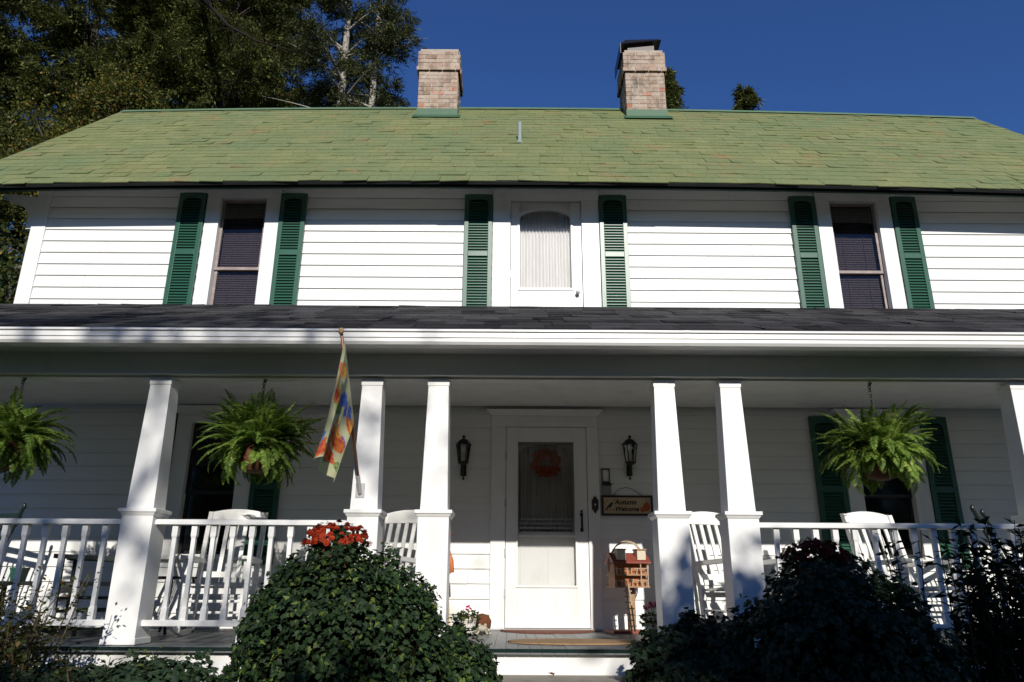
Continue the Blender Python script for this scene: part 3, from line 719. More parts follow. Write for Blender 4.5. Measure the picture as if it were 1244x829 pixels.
# wall lanterns
def make_lantern(label, loc):
    t = thing('wall_lantern', label, 'lantern', loc, 0, 'lanterns beside the front door')
    b = MB(); yy = -.115
    b.lathe([(.012, .215), (.02, .205), (.008, .19), (.02, .178), (.045, .165), (.05, .16), (.085, .118), (.088, .112), (.02, .112)], 8, (0, yy, 0)); b.build('cap', 'black', t)
    b = MB().lathe([(.02, -.10), (.045, -.09), (.06, -.07), (.055, -.065), (.02, -.065)], 8, (0, yy, 0)); b.build('base_cup', 'black', t)
    b = MB()
    for k in range(6):
        a = k * math.pi / 3; b.tube([(.05 * math.cos(a), yy + .05 * math.sin(a), -.066), (.074 * math.cos(a), yy + .074 * math.sin(a), .113)], .006, 5)
    b.build('cage', 'black', t)
    b = MB().lathe([(.046, -.062), (.068, .110)], 6, (0, yy, 0)); b.build('lamp_glass', 'stormglass', t)
    b = MB().lathe([(.012, -.06), (.012, .03), (.004, .045)], 8, (0, yy, 0)); b.build('candle_bulb', 'cream', t)
    b = MB(); b.tube([(0, yy, -.10), (0, -.07, -.17), (0, -.03, -.19), (0, -.012, -.15)], .009, 8); b.tube([(0, -.03, -.13), (0, -.03, -.235)], [.014, .006], 8); b.ball((0, -.03, -.232), .013); b.box(-.03, .03, -.018, -.002, -.20, -.06)
    b.build('arm', 'black', t)
    return t
ln = make_lantern('black wall lantern left of the front door', (-.51, WY - .02, 1.735))
dup(ln, (1.262, WY - .02, 1.745), 0, 'black wall lantern right of the front door, above the autumn sign')

# autumn sign
sg = thing('welcome_sign', 'black framed tan sign reading Autumn Welcome, hung right of the door', 'sign', (1.222, WY - .022, 1.235))
W2, H2 = .270, .104; f = MB()
f.box(-W2, W2, -.022, 0, H2 - .02, H2); f.box(-W2, W2, -.022, 0, -H2, -H2 + .02); f.box(-W2, -W2 + .02, -.022, 0, -H2 + .02, H2 - .02); f.box(W2 - .02, W2, -.022, 0, -H2 + .02, H2 - .02)
f.build('sign_frame', 'black', sg); MB().box(-W2 + .02, W2 - .02, -.010, -.001, -H2 + .02, H2 - .02).build('sign_panel', 'signpanel', sg)
def text(body, x, z, size, par, mat, y=-.0115, shear=.35):
    cu = bpy.data.curves.new('lettering', 'FONT'); cu.body = body; cu.size = size; cu.shear = shear; cu.extrude = .0007; cu.offset = .0022; cu.align_x = 'CENTER'
    to = bpy.data.objects.new('lettering', cu); C.objects.link(to); bpy.context.view_layer.update()
    me = bpy.data.meshes.new_from_object(to); bpy.data.objects.remove(to)
    o = bpy.data.objects.new('lettering', me); C.objects.link(o); me.materials.clear(); me.materials.append(M[mat]); o.parent = par
    o.location = (x, y, z); o.rotation_euler = (math.pi / 2, 0, 0); return o
text('Autumn', -.020, .012, .070, sg, 'ink'); text('Welcome', -.008, -.056, .064, sg, 'ink')
bird = [(-.235, -.045), (-.215, -.02), (-.20, .0), (-.185, .015), (-.17, .028), (-.160, .035), (-.15, .033), (-.138, .030), (-.150, .022), (-.155, .01), (-.165, -.008), (-.18, -.018), (-.20, -.025), (-.215, -.045)]
b = MB().prism(bird, -.013, -.0105, 'y'); b.box(-.187, -.184, -.013, -.0105, -.045, -.018); b.box(-.176, -.173, -.013, -.0105, -.045, -.018); b.build('crow', 'black', sg)
b = MB(); b.tube([(-.262, -.012, -.05), (-.20, -.012, -.055), (-.13, -.012, -.035)], .002, 4)
for (x, z, s) in ((-.245, .03, .016), (-.21, .048, .013), (-.13, .055, .014), (-.15, -.045, .013), (-.25, -.02, .012)): b.prism([(x - s, z), (x, z + s * .7), (x + s, z), (x, z - s * .7)], -.0125, -.0105, 'y')
b.build('leaf_motif', 'barn_orange', sg)
b = MB(); b.ball((.165, -.012, -.040), (.030, .006, .028), 14, 8); b.ball((.205, -.011, -.012), (.036, .006, .048), 14, 8); b.build('pumpkin_motif', 'pumpkin', sg, smooth=True)
b = MB().box(.202, .208, -.014, -.006, .035, .052); b.build('pumpkin_stem', 'ink', sg)
b = MB().tube([(-.155, -.012, H2 - .005), (-.10, -.014, .155), (-.06, -.012, .175), (.0, -.012, .19), (.07, -.013, .165), (.13, -.012, .125), (.165, -.012, H2 - .005)], .003, 5); b.build('hanger_wire', 'bronze', sg)

fr = thing('notice_frame', 'tiny black framed white notice on the wall beside the door', 'notice', (1.006, WY - .018, 1.547))
f = MB(); f.box(-.043, .043, -.02, 0, .062, .076); f.box(-.043, .043, -.02, 0, -.076, -.062); f.box(-.043, -.033, -.02, 0, -.062, .062); f.box(.033, .043, -.02, 0, -.062, .062); f.build('frame', 'black', fr)
MB().box(-.033, .033, -.008, -.001, -.062, .062).build('paper', 'paper', fr)
kb = thing('key_box', 'small grey wall box with dark top, under the framed notice', 'wall box', (1.012, WY - .018, 1.405))
MB().box(-.046, .046, -.035, 0, -.062, .035).build('box_body', 'greybox', kb, bevel=.004); MB().box(-.048, .048, -.042, 0, .0355, .064).build('box_lid', 'black', kb, bevel=.004); MB().box(.018, .026, -.039, -.0355, -.035, -.027).build('keyhole', 'black', kb)
db = thing('doorbell', 'dark bronze pointed doorbell plate on the right door casing', 'doorbell', (.883, WY - .046, 1.24))
MB().prism([(-.018, -.06), (0, -.09), (.018, -.06), (.032, -.045), (.032, .045), (.018, .06), (0, .09), (-.018, .06), (-.032, .045), (-.032, -.045)], -.012, 0, 'y').build('plate', 'bronze', db, bevel=.003)
MB().ball((0, -.013, 0), (.009, .005, .009)).build('button', 'paper', db, smooth=True)

# wreath hung on the inner door behind the storm glass
wr = thing('wreath', 'round orange red leaf wreath behind the front door glass', 'wreath', (.375, WY + .03, 1.69))
v = []
for i in range(420):
    a = rng.uniform(0, 6.283); rr = .095 + rng.normal(0, .020); p = np.array([rr * math.cos(a), rng.uniform(-.012, .008), rr * math.sin(a) * 1.0])
    dd = np.array([math.cos(a + rng.normal(0, .9)), rng.normal(0, .15), math.sin(a + rng.normal(0, .9))]); dd /= np.linalg.norm(dd); sd_ = np.cross(dd, [0, 1, 0]); L = .045
    v.append([p, p + dd * L * .5 + sd_ * L * .3, p + dd * L, p + dd * L * .5 - sd_ * L * .3])
arrmesh('leaves', np.array(v), 4, 'wreath', wr)
MB().tube([(.105 * math.cos(a), 0, .105 * math.sin(a)) for a in np.linspace(0, 6.283, 25)], .014, 6).build('ring', 'rust', wr)

# mats
def halfmat(name, pts, z, mat, label):
    MBt = MB().prism(pts, z, z + .012, 'z'); tag(MBt.build(name, mat, bevel=.003), label, 'door mat')
halfmat('door_mat', [(.37 + .47 * math.cos(a), 7.90 - .42 * math.sin(a)) for a in np.linspace(0, math.pi, 22)], .003, 'mat_red', 'reddish brown half round mat at the foot of the front door')
halfmat('straw_mat', [(.50 + .52 * math.cos(a) ** 1, 6.28 + .27 * math.sin(a)) for a in np.linspace(0, 2 * math.pi, 36, endpoint=False)], .003, 'mat_tan', 'tan oval straw mat near the porch edge')

# ------------------------------------------------------------------ rocking chairs
def make_rocker(label, loc, rz, dark):
    mt = 'blackgloss' if dark else 'white'
    t = thing('rocking_chair', label, 'rocking chair', loc, rz, 'rocking chairs on the porch')
    w2 = .25
    for s in (-1, 1):
        x = s * w2
        b = MB(); pts = [(x, .48 - .98 * u, .022 + .17 * ((u - .5) * 2) ** 2 * (.9 if u < .5 else .6)) for u in np.linspace(0, 1, 12)]
        for i in range(11):
            p, q = pts[i], pts[i + 1]; b.prism([(p[1], p[2] - .022), (q[1], q[2] - .022), (q[1], q[2] + .022), (p[1], p[2] + .022)], x - .016, x + .016, 'x')
        b.build('rocker', mt, t)
        if dark: MB().tube([(x, -.23, .05), (x, -.24, .63)], .019, 8).build('leg', mt, t, smooth=True)
        else: MB().box(x - .022, x + .022, -.255, -.21, .035, .63).build('leg', mt, t, bevel=.003)
        top = (x, .43, 1.10); mid = (x, .20, .42)
        if dark: MB().tube([(x, .17, .05), mid, (x, .33, .8), top], [.019, .019, .018, .016], 8).ball((x, .436, 1.12), (.019, .019, .036)).build('leg', mt, t, smooth=True)
        else:
            b = MB(); b.prism([(.16, .04), (.205, .04), (.245, .42), (.45, 1.08), (.405, 1.08), (.20, .42)], x - .02, x + .02, 'x'); b.build('leg', mt, t, bevel=.003)
        b = MB(); b.prism([(-.30, .625), (-.30, .652), (.30, .632), (.30, .606)], x - .035, x + .035, 'x'); b.build('armrest', mt, t, bevel=.005)
        for z in ((.2, .3) if dark else (.22,)):
            MB().tube([(x, -.23, z), (x, .18, z)], .012, 6).build('side_stretcher', mt, t, smooth=True)
    if dark:
        b = MB().box(-.255, .255, -.26, .22, .40, .43); b.build('seat', 'woven', t, bevel=.012)
    else:
        b = MB()
        for i in range(7): b.box(-.245, .245, -.265 + i * .068, -.265 + i * .068 + .058, .405 - i * .004, .427 - i * .004)
        b.build('seat', mt, t)
    MB().box(-w2, w2, -.25, -.22, .34, .385).build('seat_rail', mt, t); MB().box(-w2, w2, .19, .22, .33, .375).build('seat_rail', mt, t)
    for z in (.19, .28): MB().tube([(-w2, -.235, z), (w2, -.235, z)], .012, 6).build('stretcher', mt, t)
    def back(u, z): return .235 + (z - .42) * .31
    b = MB()
    if dark:
        for z in (1.01, .93): MB().box(-w2, w2, back(0, z) - .012, back(0, z) + .012, z, z + .045).build('crest_rail', mt, t)
        b.box(-w2, w2, back(0, .5) - .012, back(0, .5) + .012, .5, .545)
    else:
        arc = [(-w2 + .02, .985), (w2 - .02, .985)] + [(x, 1.075 + .035 * (1 - (x / w2) ** 2)) for x in np.linspace(w2 - .02, -w2 + .02, 11)]
        b.prism(arc, 0, .03, 'y'); b.v = [(x, y + back(0, z) - .015, z) for x, y, z in b.v]
        b.build('crest_rail', mt, t); b = MB().box(-w2, w2, back(0, .5) - .014, back(0, .5) + .014, .48, .53)
    b.build('back_rail', mt, t)
    k = 7 if dark else 5
    for i in range(k):
        x = (-1 + 2 * (i + 1) / (k + 1)) * (w2 - .0)
        zt = .93 if dark else .99
        if dark: MB().tube([(x, back(0, .52), .52), (x, back(0, zt), zt)], .008, 6).build('spindle', mt, t, smooth=True)
        else: MB().prism([(back(0, .52) - .007, .52), (back(0, .52) + .007, .52), (back(0, zt) + .007, zt), (back(0, zt) - .007, zt)], x - .018, x + .018, 'x').build('slat', mt, t)
    return t
wc = make_rocker('white slat back rocking chair behind the left railing, in front of the dark window', (-2.56, 6.95, .003), R(8), False)
dup(wc, (-1.13, 6.95, .003), R(-20), 'white rocking chair seen between the paired left columns')
dup(wc, (2.02, 6.95, .003), R(20), 'white rocking chair half hidden by the column right of the door')
dup(wc, (3.48, 6.85, .003), R(15), 'white rocking chair behind the right railing, below the right fern')
dc = make_rocker('dark rocking chair with woven seat turned left, beside the leftmost column', (-3.66, 6.95, .003), R(-72), True)
dup(dc, (-5.05, 7.0, .003), R(-20), 'dark spindle rocking chair at the far left edge')
dup(dc, (4.75, 6.95, .003), R(50), 'dark spindle rocking chair at the far right end of the porch')
# small tables
t = thing('iron_table', 'small black iron side table with curved legs behind the left railing', 'table', (-3.10, 7.15, .003))
MB().lathe([(.25, .46), (.26, .465), (.26, .478), (.25, .483)], 28).build('tabletop', 'black', t)
for k in range(4):
    a = k * math.pi / 2 + .5; c_, s_ = math.cos(a), math.sin(a)
    MB().tube([(r_ * c_, r_ * s_, z) for r_, z in ((.20, .46), (.22, .40), (.17, .28), (.10, .20), (.11, .12), (.20, .05), (.26, 0.01))], .013, 7).build('leg', 'black', t, smooth=True)
t = thing('side_table', 'low dark side table left of the dark rocking chair', 'table', (-4.50, 7.1, .003))
MB().box(-.17, .17, -.17, .17, .40, .43).build('tabletop', 'blackgloss', t)
for sx in (-1, 1):
    for sy in (-1, 1): MB().box(sx * .15 - .016, sx * .15 + .016, sy * .15 - .016, sy * .15 + .016, 0, .40).build('leg', 'blackgloss', t)
t = thing('planter', 'dark green square planter on the low side table', 'planter', (-4.42, 7.06, .434))
MB().frust(0, 0, 0, .11, .042, .055).build('pot', 'shutter', t); MB().frust(0, 0, .104, .122, .058, .058).build('rim', 'shutter', t)

# ------------------------------------------------------------------ birdhouse on a post
bh = thing('birdhouse', 'two storey wooden birdhouse on a post with twig ladder and vine hoop', 'birdhouse', (1.14, 7.66, .003), R(9))
MB().box(-.20, .16, -.15, .15, 0, .025).build('base_board', 'red_roof', bh)
MB().box(-.005, .060, -.03, .045, .025, .412).build('post', 'wood', bh, bevel=.004)
b = MB().box(-.155, .155, -.09, .13, .425, .635); b.build('walls', 'barn_orange', bh)
b = MB()
for z in (.41, .52): b.box(-.172, .172, -.15, .14, z, z + .014)
b.build('floor_board', 'wood', bh)
b = MB().prism([(-.17, .645), (-.02, .735), (.04, .735), (.15, .645), (.15, .632), (-.17, .632)], -.19, .19, 'x'); b.build('roof', 'red_roof', bh)
for x in (-.10, .10):
    d_ = MB().box(x - .042, x + .042, -.155, -.03, .665, .755); o = d_.build('dormer', 'cream', bh); MB().box(x - .05, x + .05, -.165, -.02, .7555, .768).build('dormer_roof', 'wood', bh)
b = MB()
for z in (.475, .585): b.prism([(.018 * math.cos(a), z + .018 * math.sin(a)) for a in np.linspace(0, 6.283, 14)[:-1]], -.0925, -.09, 'y')
b.build('entry_hole', 'black', bh)
b = MB()
for z in (.424, .534):
    for i in range(7): x = -.15 + i * .05; b.tube([(x + random.uniform(-.008, .008), -.145, z), (x + random.uniform(-.012, .012), -.145, z + random.uniform(.04, .07))], .005, 5)
    b.tube([(-.165, -.147, z + .05), (-.05, -.150, z + .045)], .0045, 5); b.tube([(.02, -.147, z + .05), (.165, -.150, z + .052)], .0045, 5)
b.tube([(.09, -.155, .43), (.085, -.155, .65)], .006, 5); b.tube([(.16, -.14, .42), (.162, -.14, .63)], .007, 5)
b.build('twig_railing', 'twig', bh)
b = MB()
for x in (-.075, -.045): b.tube([(x, -.30, .03), (x + .004, -.22, .24), (x, -.155, .44)], .008, 6)
for i in range(7): z = .07 + i * .052; yy = -.30 + (z - .03) * .36; b.tube([(-.10, yy, z), (-.02, yy - .003, z + random.uniform(-.008, .008))], .006, 5)
b.build('ladder', 'twig', bh)
b = MB()
for k in range(3): b.tube([((.185 + .006 * k) * math.cos(a) + .008 * math.sin(5 * a + k), -.02 + .012 * math.sin(4 * a + 2 * k), .60 + (.235 + .005 * k) * math.sin(a)) for a in np.linspace(-.7, math.pi + .2, 26)], .006, 5)
b.build('vine_hoop', 'twig', bh)

# scarecrow doll behind the column
sd_t = thing('scarecrow', 'straw scarecrow doll with rust hat and orange scarf, half behind a column', 'decoration', (-.675, 7.6, .003)); sd_t.scale = (.82, .82, .95)
MB().lathe([(.125, .945), (.13, .957), (.07, .985), (.06, 1.05), (.02, 1.09)], 14).build('hat', 'rust', sd_t, smooth=True)
MB().ball((0, 0, .90), (.058, .055, .068)).build('head', 'burlap', sd_t, smooth=True)
b = MB().lathe([(.04, .84), (.085, .79), (.095, .66), (.115, .56), (.10, .55)], 14); b.tube([(.07, 0, .79), (.12, -.02, .68), (.13, -.03, .57)], .028, 7); b.tube([(-.07, 0, .79), (-.13, -.02, .68), (-.16, -.03, .57)], .028, 7); b.build('shirt', 'orange_cloth', sd_t, smooth=True)
v = []; b = MB()
for i in range(90):
    a = rng.uniform(0, 6.283); r0, r1 = .05 + .05 * rng.random(), .06 + .06 * rng.random(); b.tube([(r0 * math.cos(a), r0 * math.sin(a), .60), (r1 * math.cos(a + .2), r1 * math.sin(a + .2), rng.uniform(.0, .1))], .006, 4)
b.build('straw_skirt', 'straw', sd_t)
b = MB()
for s in (-1, 1): b.ball((s * .022, -.052, .91), .008)
b.build('eyes', 'black', sd_t)

# potted flowers, frog
def potted(name, label, loc, n_fl, spread, hgt, seed, potr=.075, poth=.12):
    r = np.random.default_rng(seed)
    t = thing(name, label, 'potted plant', loc)
    MB().lathe([(potr * .72, 0), (potr, poth), (potr * 1.08, poth), (potr * 1.08, poth + .016), (potr * .9, poth + .016), (potr * .85, poth - .01), (.01, poth - .01)], 18).build('pot', 'potwhite', t, smooth=False)
    n = 230; a = r.uniform(0, 6.283, n); rad = spread * np.sqrt(r.random(n)); z = poth + hgt * r.random(n) * (1 - .6 * rad / spread)
    pos = np.stack([rad * np.cos(a), rad * np.sin(a), z], 1); di = nrm(np.stack([np.cos(a), np.sin(a), r.normal(.2, .5, n)], 1) + r.normal(0, .4, (n, 3)))
    arrmesh('foliage', leaf_quads(pos, di, r.normal(0, .4, (n, 3)) + [0, 0, 1], r.uniform(.03, .05, n), r.uniform(.018, .03, n)), 4, 'weed', t)
    b = MB(); pt = []
    for i in range(n_fl):
        aa = r.uniform(0, 6.283); rr = spread * .8 * r.random() if n_fl > 1 else 0; zt = poth + hgt * r.uniform(1.0, 1.35); c = np.array([rr * math.cos(aa), rr * math.sin(aa) - .01, zt])
        b.tube([(c[0] * .3, c[1] * .3, poth), tuple(c)], .003, 5)
        for k in range(14):
            d = nrm(r.normal(0, 1, (1, 3)))[0]; p0 = c + d * .008; s_ = nrm(np.cross(d, r.normal(0, 1, 3))[None])[0]; L = .026
            pt.append([p0, p0 + d * L * .6 + s_ * L * .45, p0 + d * L, p0 + d * L * .6 - s_ * L * .45])
    b.build('flower_stems', 'fern', t); arrmesh('blooms', np.array(pt), 4, 'pink', t)
    return t
potted('flower_pot', 'pale pot with one pink flower, left of the front door mat', (-.385, 7.30, .003), 1, .10, .10, 3)
potted('flower_pot', 'pale pot with several pink flowers beside the birdhouse post', (1.20, 6.55, .003), 8, .13, .13, 4, .085, .12)
fg = thing('frog_statue', 'small speckled stone frog beside the single pink flower pot', 'statue', (-.255, 7.36, .003))
b = MB(); b.ball((0, .02, .035), (.05, .06, .038), 14, 9); b.ball((0, -.035, .048), (.046, .038, .030), 14, 9); b.build('body', 'frog', fg, smooth=True)
b = MB()
for s in (-1, 1): b.ball((s * .026, -.045, .078), .014); 
b.build('eyes', 'frog', fg, smooth=True)
for s in (-1, 1):
    MB().tube([(s * .035, .03, .03), (s * .065, .0, .028), (s * .06, .045, .008), (s * .068, -.02, .006)], [.02, .018, .012, .010], 8).build('hind_leg', 'frog', fg, smooth=True)
    MB().tube([(s * .03, -.04, .03), (s * .042, -.065, .008), (s * .05, -.082, .005)], [.012, .01, .008], 7).build('front_leg', 'frog', fg, smooth=True)
mo = MB().ball((0, 0, .085), (.085, .07, .085), 20, 12); mo.v = [tuple(c + random.uniform(-.004, .004) for c in p) for p in mo.v]; mo.box(-.05, .05, -.04, .04, 0, .03)
o = mo.build('moss_ball', 'moss', smooth=True); o.location = (-.262, 7.52, .003); tag(o, 'rust brown fibrous ball behind the stone frog', 'decoration')

# ------------------------------------------------------------------ planting in front
def ivy_outline():
    return np.array([(0, 0), (.16, -.12), (.42, -.10), (.36, .16), (.62, .36), (.34, .50), (.22, .72), (0, 1.0)])
def ivy_leaves(pos, nor, size, r):
    half = ivy_outline(); n = len(pos); N = nrm(nor)
    down = np.tile(np.array([0, 0, -1.0]), (n, 1)) + r.normal(0, .75, (n, 3)); d = nrm(down - N * np.sum(down * N, 1, keepdims=True)); s = np.cross(d, N)
    polys = []
    for sg in (1, -1):
        u = half[:, 0] * sg; v = half[:, 1] - .3
        w_ = np.abs(half[:, 0]) * .30
        P = pos[:, None] + size[:, None, None] * (s[:, None] * u[None, :, None] + d[:, None] * v[None, :, None] + N[:, None] * (-w_ + .15)[None, :, None])
        polys.append(P if sg == 1 else P[:, ::-1])
    return np.concatenate(polys)
def ivy_mound(name, label, blobs, mat, count, seed, size=(.024, .050)):
    r = np.random.default_rng(seed); c0 = blobs[0]
    t = thing(name, label, 'bush', (c0[0], c0[1], gz(c0[0], c0[1])))
    off = np.array([c0[0], c0[1], gz(c0[0], c0[1])])
    P, Nn = [], []
    area = [b_[3] * b_[5] + b_[3] * b_[4] for b_ in blobs]
    core = MB()
    for b_, a in zip(blobs, area):
        c, ax = np.array(b_[:3]) - off, np.array(b_[3:])
        n = int(count * a / sum(area)); d = nrm(r.normal(0, 1, (n, 3))); d[:, 1] = np.where(r.random(n) < .35, -np.abs(d[:, 1]), d[:, 1]); d[:, 2] = np.where(d[:, 2] < -.5, -d[:, 2], d[:, 2])
        lump = 1 + .09 * np.sin(d[:, 0] * 7 + seed) * np.cos(d[:, 2] * 6 + 2 * seed) + .06 * np.sin(d[:, 1] * 11 + d[:, 2] * 9) + .04 * np.sin(d[:, 0] * 19 + d[:, 2] * 14) + r.normal(0, .028, n) + np.where(r.random(n) < .02, r.uniform(.03, .13, n), 0)
        p = c + d * ax * (lump * np.where(r.random(n) < .3, r.uniform(.88, .97, n), 1.0))[:, None]; keep = np.ones(n, bool)
        for o_ in blobs:
            if o_ is b_: continue
            q = (p - (np.array(o_[:3]) - off)) / np.array(o_[3:]); keep &= (q ** 2).sum(1) > .84
        keep &= p[:, 2] > -.15
        P.append(p[keep]); Nn.append((d / ax)[keep])
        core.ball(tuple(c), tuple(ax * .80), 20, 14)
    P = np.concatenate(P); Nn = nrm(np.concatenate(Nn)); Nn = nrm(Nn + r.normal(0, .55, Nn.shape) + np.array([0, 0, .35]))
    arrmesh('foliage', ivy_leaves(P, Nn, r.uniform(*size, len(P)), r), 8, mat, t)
    core.build('stems', 'core', t, smooth=True)  # solid dark filler, not stems: blocks see-through and paints in the inner shade
    return t
ivy_mound('ivy_mound', 'large ivy covered mound with orange mums on top, left of the steps',
          [(-1.02, 4.70, -.15, .53, .50, .76), (-.74, 4.78, -.20, .42, .42, .70), (-.34, 4.95, -.40, .34, .4, .54), (-1.32, 4.75, -.22, .30, .40, .68), (-1.55, 4.72, -.55, .28, .36, .50)], 'ivy', 24000, 11, (.018, .042))
ivy_mound('ivy_mound', 'big dark shaded ivy mound with dark red mums on top, right of the steps',
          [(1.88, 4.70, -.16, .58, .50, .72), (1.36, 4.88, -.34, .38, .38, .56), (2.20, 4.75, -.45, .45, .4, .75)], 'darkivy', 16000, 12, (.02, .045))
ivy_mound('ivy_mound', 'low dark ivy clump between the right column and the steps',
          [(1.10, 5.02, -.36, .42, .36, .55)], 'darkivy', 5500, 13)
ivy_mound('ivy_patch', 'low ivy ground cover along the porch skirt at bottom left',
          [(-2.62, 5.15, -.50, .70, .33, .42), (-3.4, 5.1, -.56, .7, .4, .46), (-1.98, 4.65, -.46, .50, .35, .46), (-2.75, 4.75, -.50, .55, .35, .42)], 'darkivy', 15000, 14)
def mums(label, loc, mat, seed, rx=.20, rz=.13, n=150):
    r = np.random.default_rng(seed); t = thing('chrysanthemum', label, 'potted flowers', loc, 0)
    MB().lathe([(.08, -.16), (.11, -.02), (.115, 0), (.02, 0)], 16).build('pot', 'terra', t)
    d = nrm(r.normal(0, 1, (n, 3))); d[:, 2] = np.abs(d[:, 2]); c = d * np.array([rx, rx * .9, rz]) * r.uniform(.88, 1.05, (n, 1)) + [0, 0, .02]
    pet = []
    for i in range(n):
        N = nrm((d[i] * [1, 1, 1.3] + r.normal(0, .2, 3))[None])[0]; a = nrm(np.cross(N, [0, .3, 1])[None])[0]; b_ = np.cross(N, a); R0 = r.uniform(.015, .025)
        for ring, (rr, lift, k) in enumerate(((R0, .0, 12), (R0 * .65, .006, 9), (R0 * .35, .011, 6))):
            for q in range(k):
                th = 6.283 * q / k + ring * .3; u = a * math.cos(th) + b_ * math.sin(th); v_ = np.cross(N, u); p = c[i] + N * lift
                pet.append([p, p + u * rr * .6 + v_ * rr * .25 + N * .004, p + u * rr + N * .001, p + u * rr * .6 - v_ * rr * .25 + N * .004])
    arrmesh('blooms', np.array(pet), 4, mat, t)
    m = 420; d = nrm(r.normal(0, 1, (m, 3))); d[:, 2] = np.abs(d[:, 2]) * .9 - .15; p = d * np.array([rx, rx * .9, rz]) * r.uniform(.6, .95, (m, 1))
    arrmesh('foliage', leaf_quads(p, d + r.normal(0, .4, (m, 3)), d * 0 + [0, 0, 1] + r.normal(0, .3, (m, 3)), r.uniform(.03, .05, m), r.uniform(.015, .025, m)), 4, 'ivy', t)
    return t
mums('bright orange red chrysanthemums crowning the left ivy mound', (-1.06, 4.72, .63), 'mum', 5)
mums('dark red chrysanthemums on the shaded right ivy mound', (1.85, 4.74, .545), 'redmum', 6)

def stem_plant(name, label, cat, loc, n_st, hmin, hmax, spread, leafL, leafW, mat, seed, per=34, lean=.18, clus=0):
    r = np.random.default_rng(seed); t = thing(name, label, cat, loc); st = MB(); pos, di, nn, LL, WW = [], [], [], [], []
    for i in range(n_st):
        a = r.uniform(0, 6.283); rad = spread * math.sqrt(r.random()); b0 = np.array([rad * math.cos(a), rad * .5 * math.sin(a), 0]); h_ = r.uniform(hmin, hmax)
        ld = r.normal(0, lean, 2); pts = [b0 + np.array([ld[0] * h_ * q ** 1.6, ld[1] * h_ * q ** 1.6, h_ * q]) for q in np.linspace(0, 1, 7)]
        st.tube([tuple(p) for p in pts], [.006, .006, .005, .005, .004, .003, .002], 5)
        for k in range(per):
            q = r.uniform(.12, 1.0); j = min(int(q * 6), 5); p = pts[j] + (pts[j + 1] - pts[j]) * (q * 6 - j); aa = r.uniform(0, 6.283)
            d = np.array([math.cos(aa), math.sin(aa), r.normal(.15, .45)]); tw = r.uniform(0, .09) if clus else 0
            pos.append(p + d * tw); di.append(d); nn.append([r.normal(0, .4), r.normal(0, .4), 1]); s = r.uniform(.6, 1.1) * (1.15 - .5 * q); LL.append(leafL * s); WW.append(leafW * s)
    st.build('stems', 'stem', t)
    arrmesh('leaves', leaf_quads(np.array(pos), np.array(di), np.array(nn), np.array(LL), np.array(WW)), 4, mat, t)
    return t
stem_plant('weedy_shrub', 'twiggy brown green shrub in the lower left corner', 'shrub', (-3.30, 4.95, -.38), 60, .40, .86, .50, .055, .032, 'weed', 21, 110, .16, 1)
stem_plant('weedy_shrub', 'low sparse shrub with yellow green leaves beneath the left railing', 'shrub', (-2.35, 4.6, -.40), 26, .25, .44, .45, .06, .038, 'weed', 22, 60, .2, 1)
stem_plant('tall_weed', 'tall dark leafy weed just right of the dark ivy mound', 'plant', (2.62, 5.05, -.37), 5, .95, 1.28, .14, .12, .055, 'darkivy', 23, 46, .06)
stem_plant('tall_weed', 'dense tall dark weed clump before the right railing', 'plant', (2.98, 4.95, -.37), 26, .80, 1.22, .24, .12, .05, 'darkivy', 24, 80, .07)
stem_plant('tall_weed', 'tall dark weeds in the lower right corner', 'plant', (3.45, 4.95, -.37), 34, .72, 1.18, .34, .12, .05, 'darkivy', 25, 80, .08)
stem_plant('hosta', 'browning broad leaved plant at the foot of the leftmost column', 'plant', (-2.12, 4.45, -.42), 14, .20, .33, .28, .16, .075, 'hosta', 26, 5, .5)

# ------------------------------------------------------------------ trees
def foliage_branch(base, az, L, el, droop, r, twigs, leaves, lf, fan=.6):
    """one limb: returns its points and leaf arrays (pos, dir)"""
    n = 8; pts = [np.array(base, float)]
    for k in range(n):
        e = el - droop * (k / n); d = np.array([math.cos(az) * math.cos(e), math.sin(az) * math.cos(e), math.sin(e)]); pts.append(pts[-1] + d * L / n)
    P, D = [], []
    for tw in range(twigs):
        q = r.uniform(.18, 1.0); j = min(int(q * n), n - 1); p = pts[j] + (pts[j + 1] - pts[j]) * (q * n - j); sg = 1 if r.random() < .5 else -1
        a2 = az + sg * r.uniform(.5, 1.2) * (1 if q < .95 else .3); tl = L * fan * (1.08 - q) * r.uniform(.5, 1.1) + .15; e2 = r.normal(-.15, .22)
        d2 = np.array([math.cos(a2) * math.cos(e2), math.sin(a2) * math.cos(e2), math.sin(e2)]); u = r.random(leaves)
        pp_ = p + d2 * (u * tl)[:, None] + np.array([0, 0, -.25]) * (u ** 2 * tl)[:, None] * .5 + r.normal(0, .05, (leaves, 3))
        dd = d2 + r.normal(0, .55, (leaves, 3)); dd[:, 2] -= .25; P.append(pp_); D.append(dd)
    return pts, np.concatenate(P), np.concatenate(D)
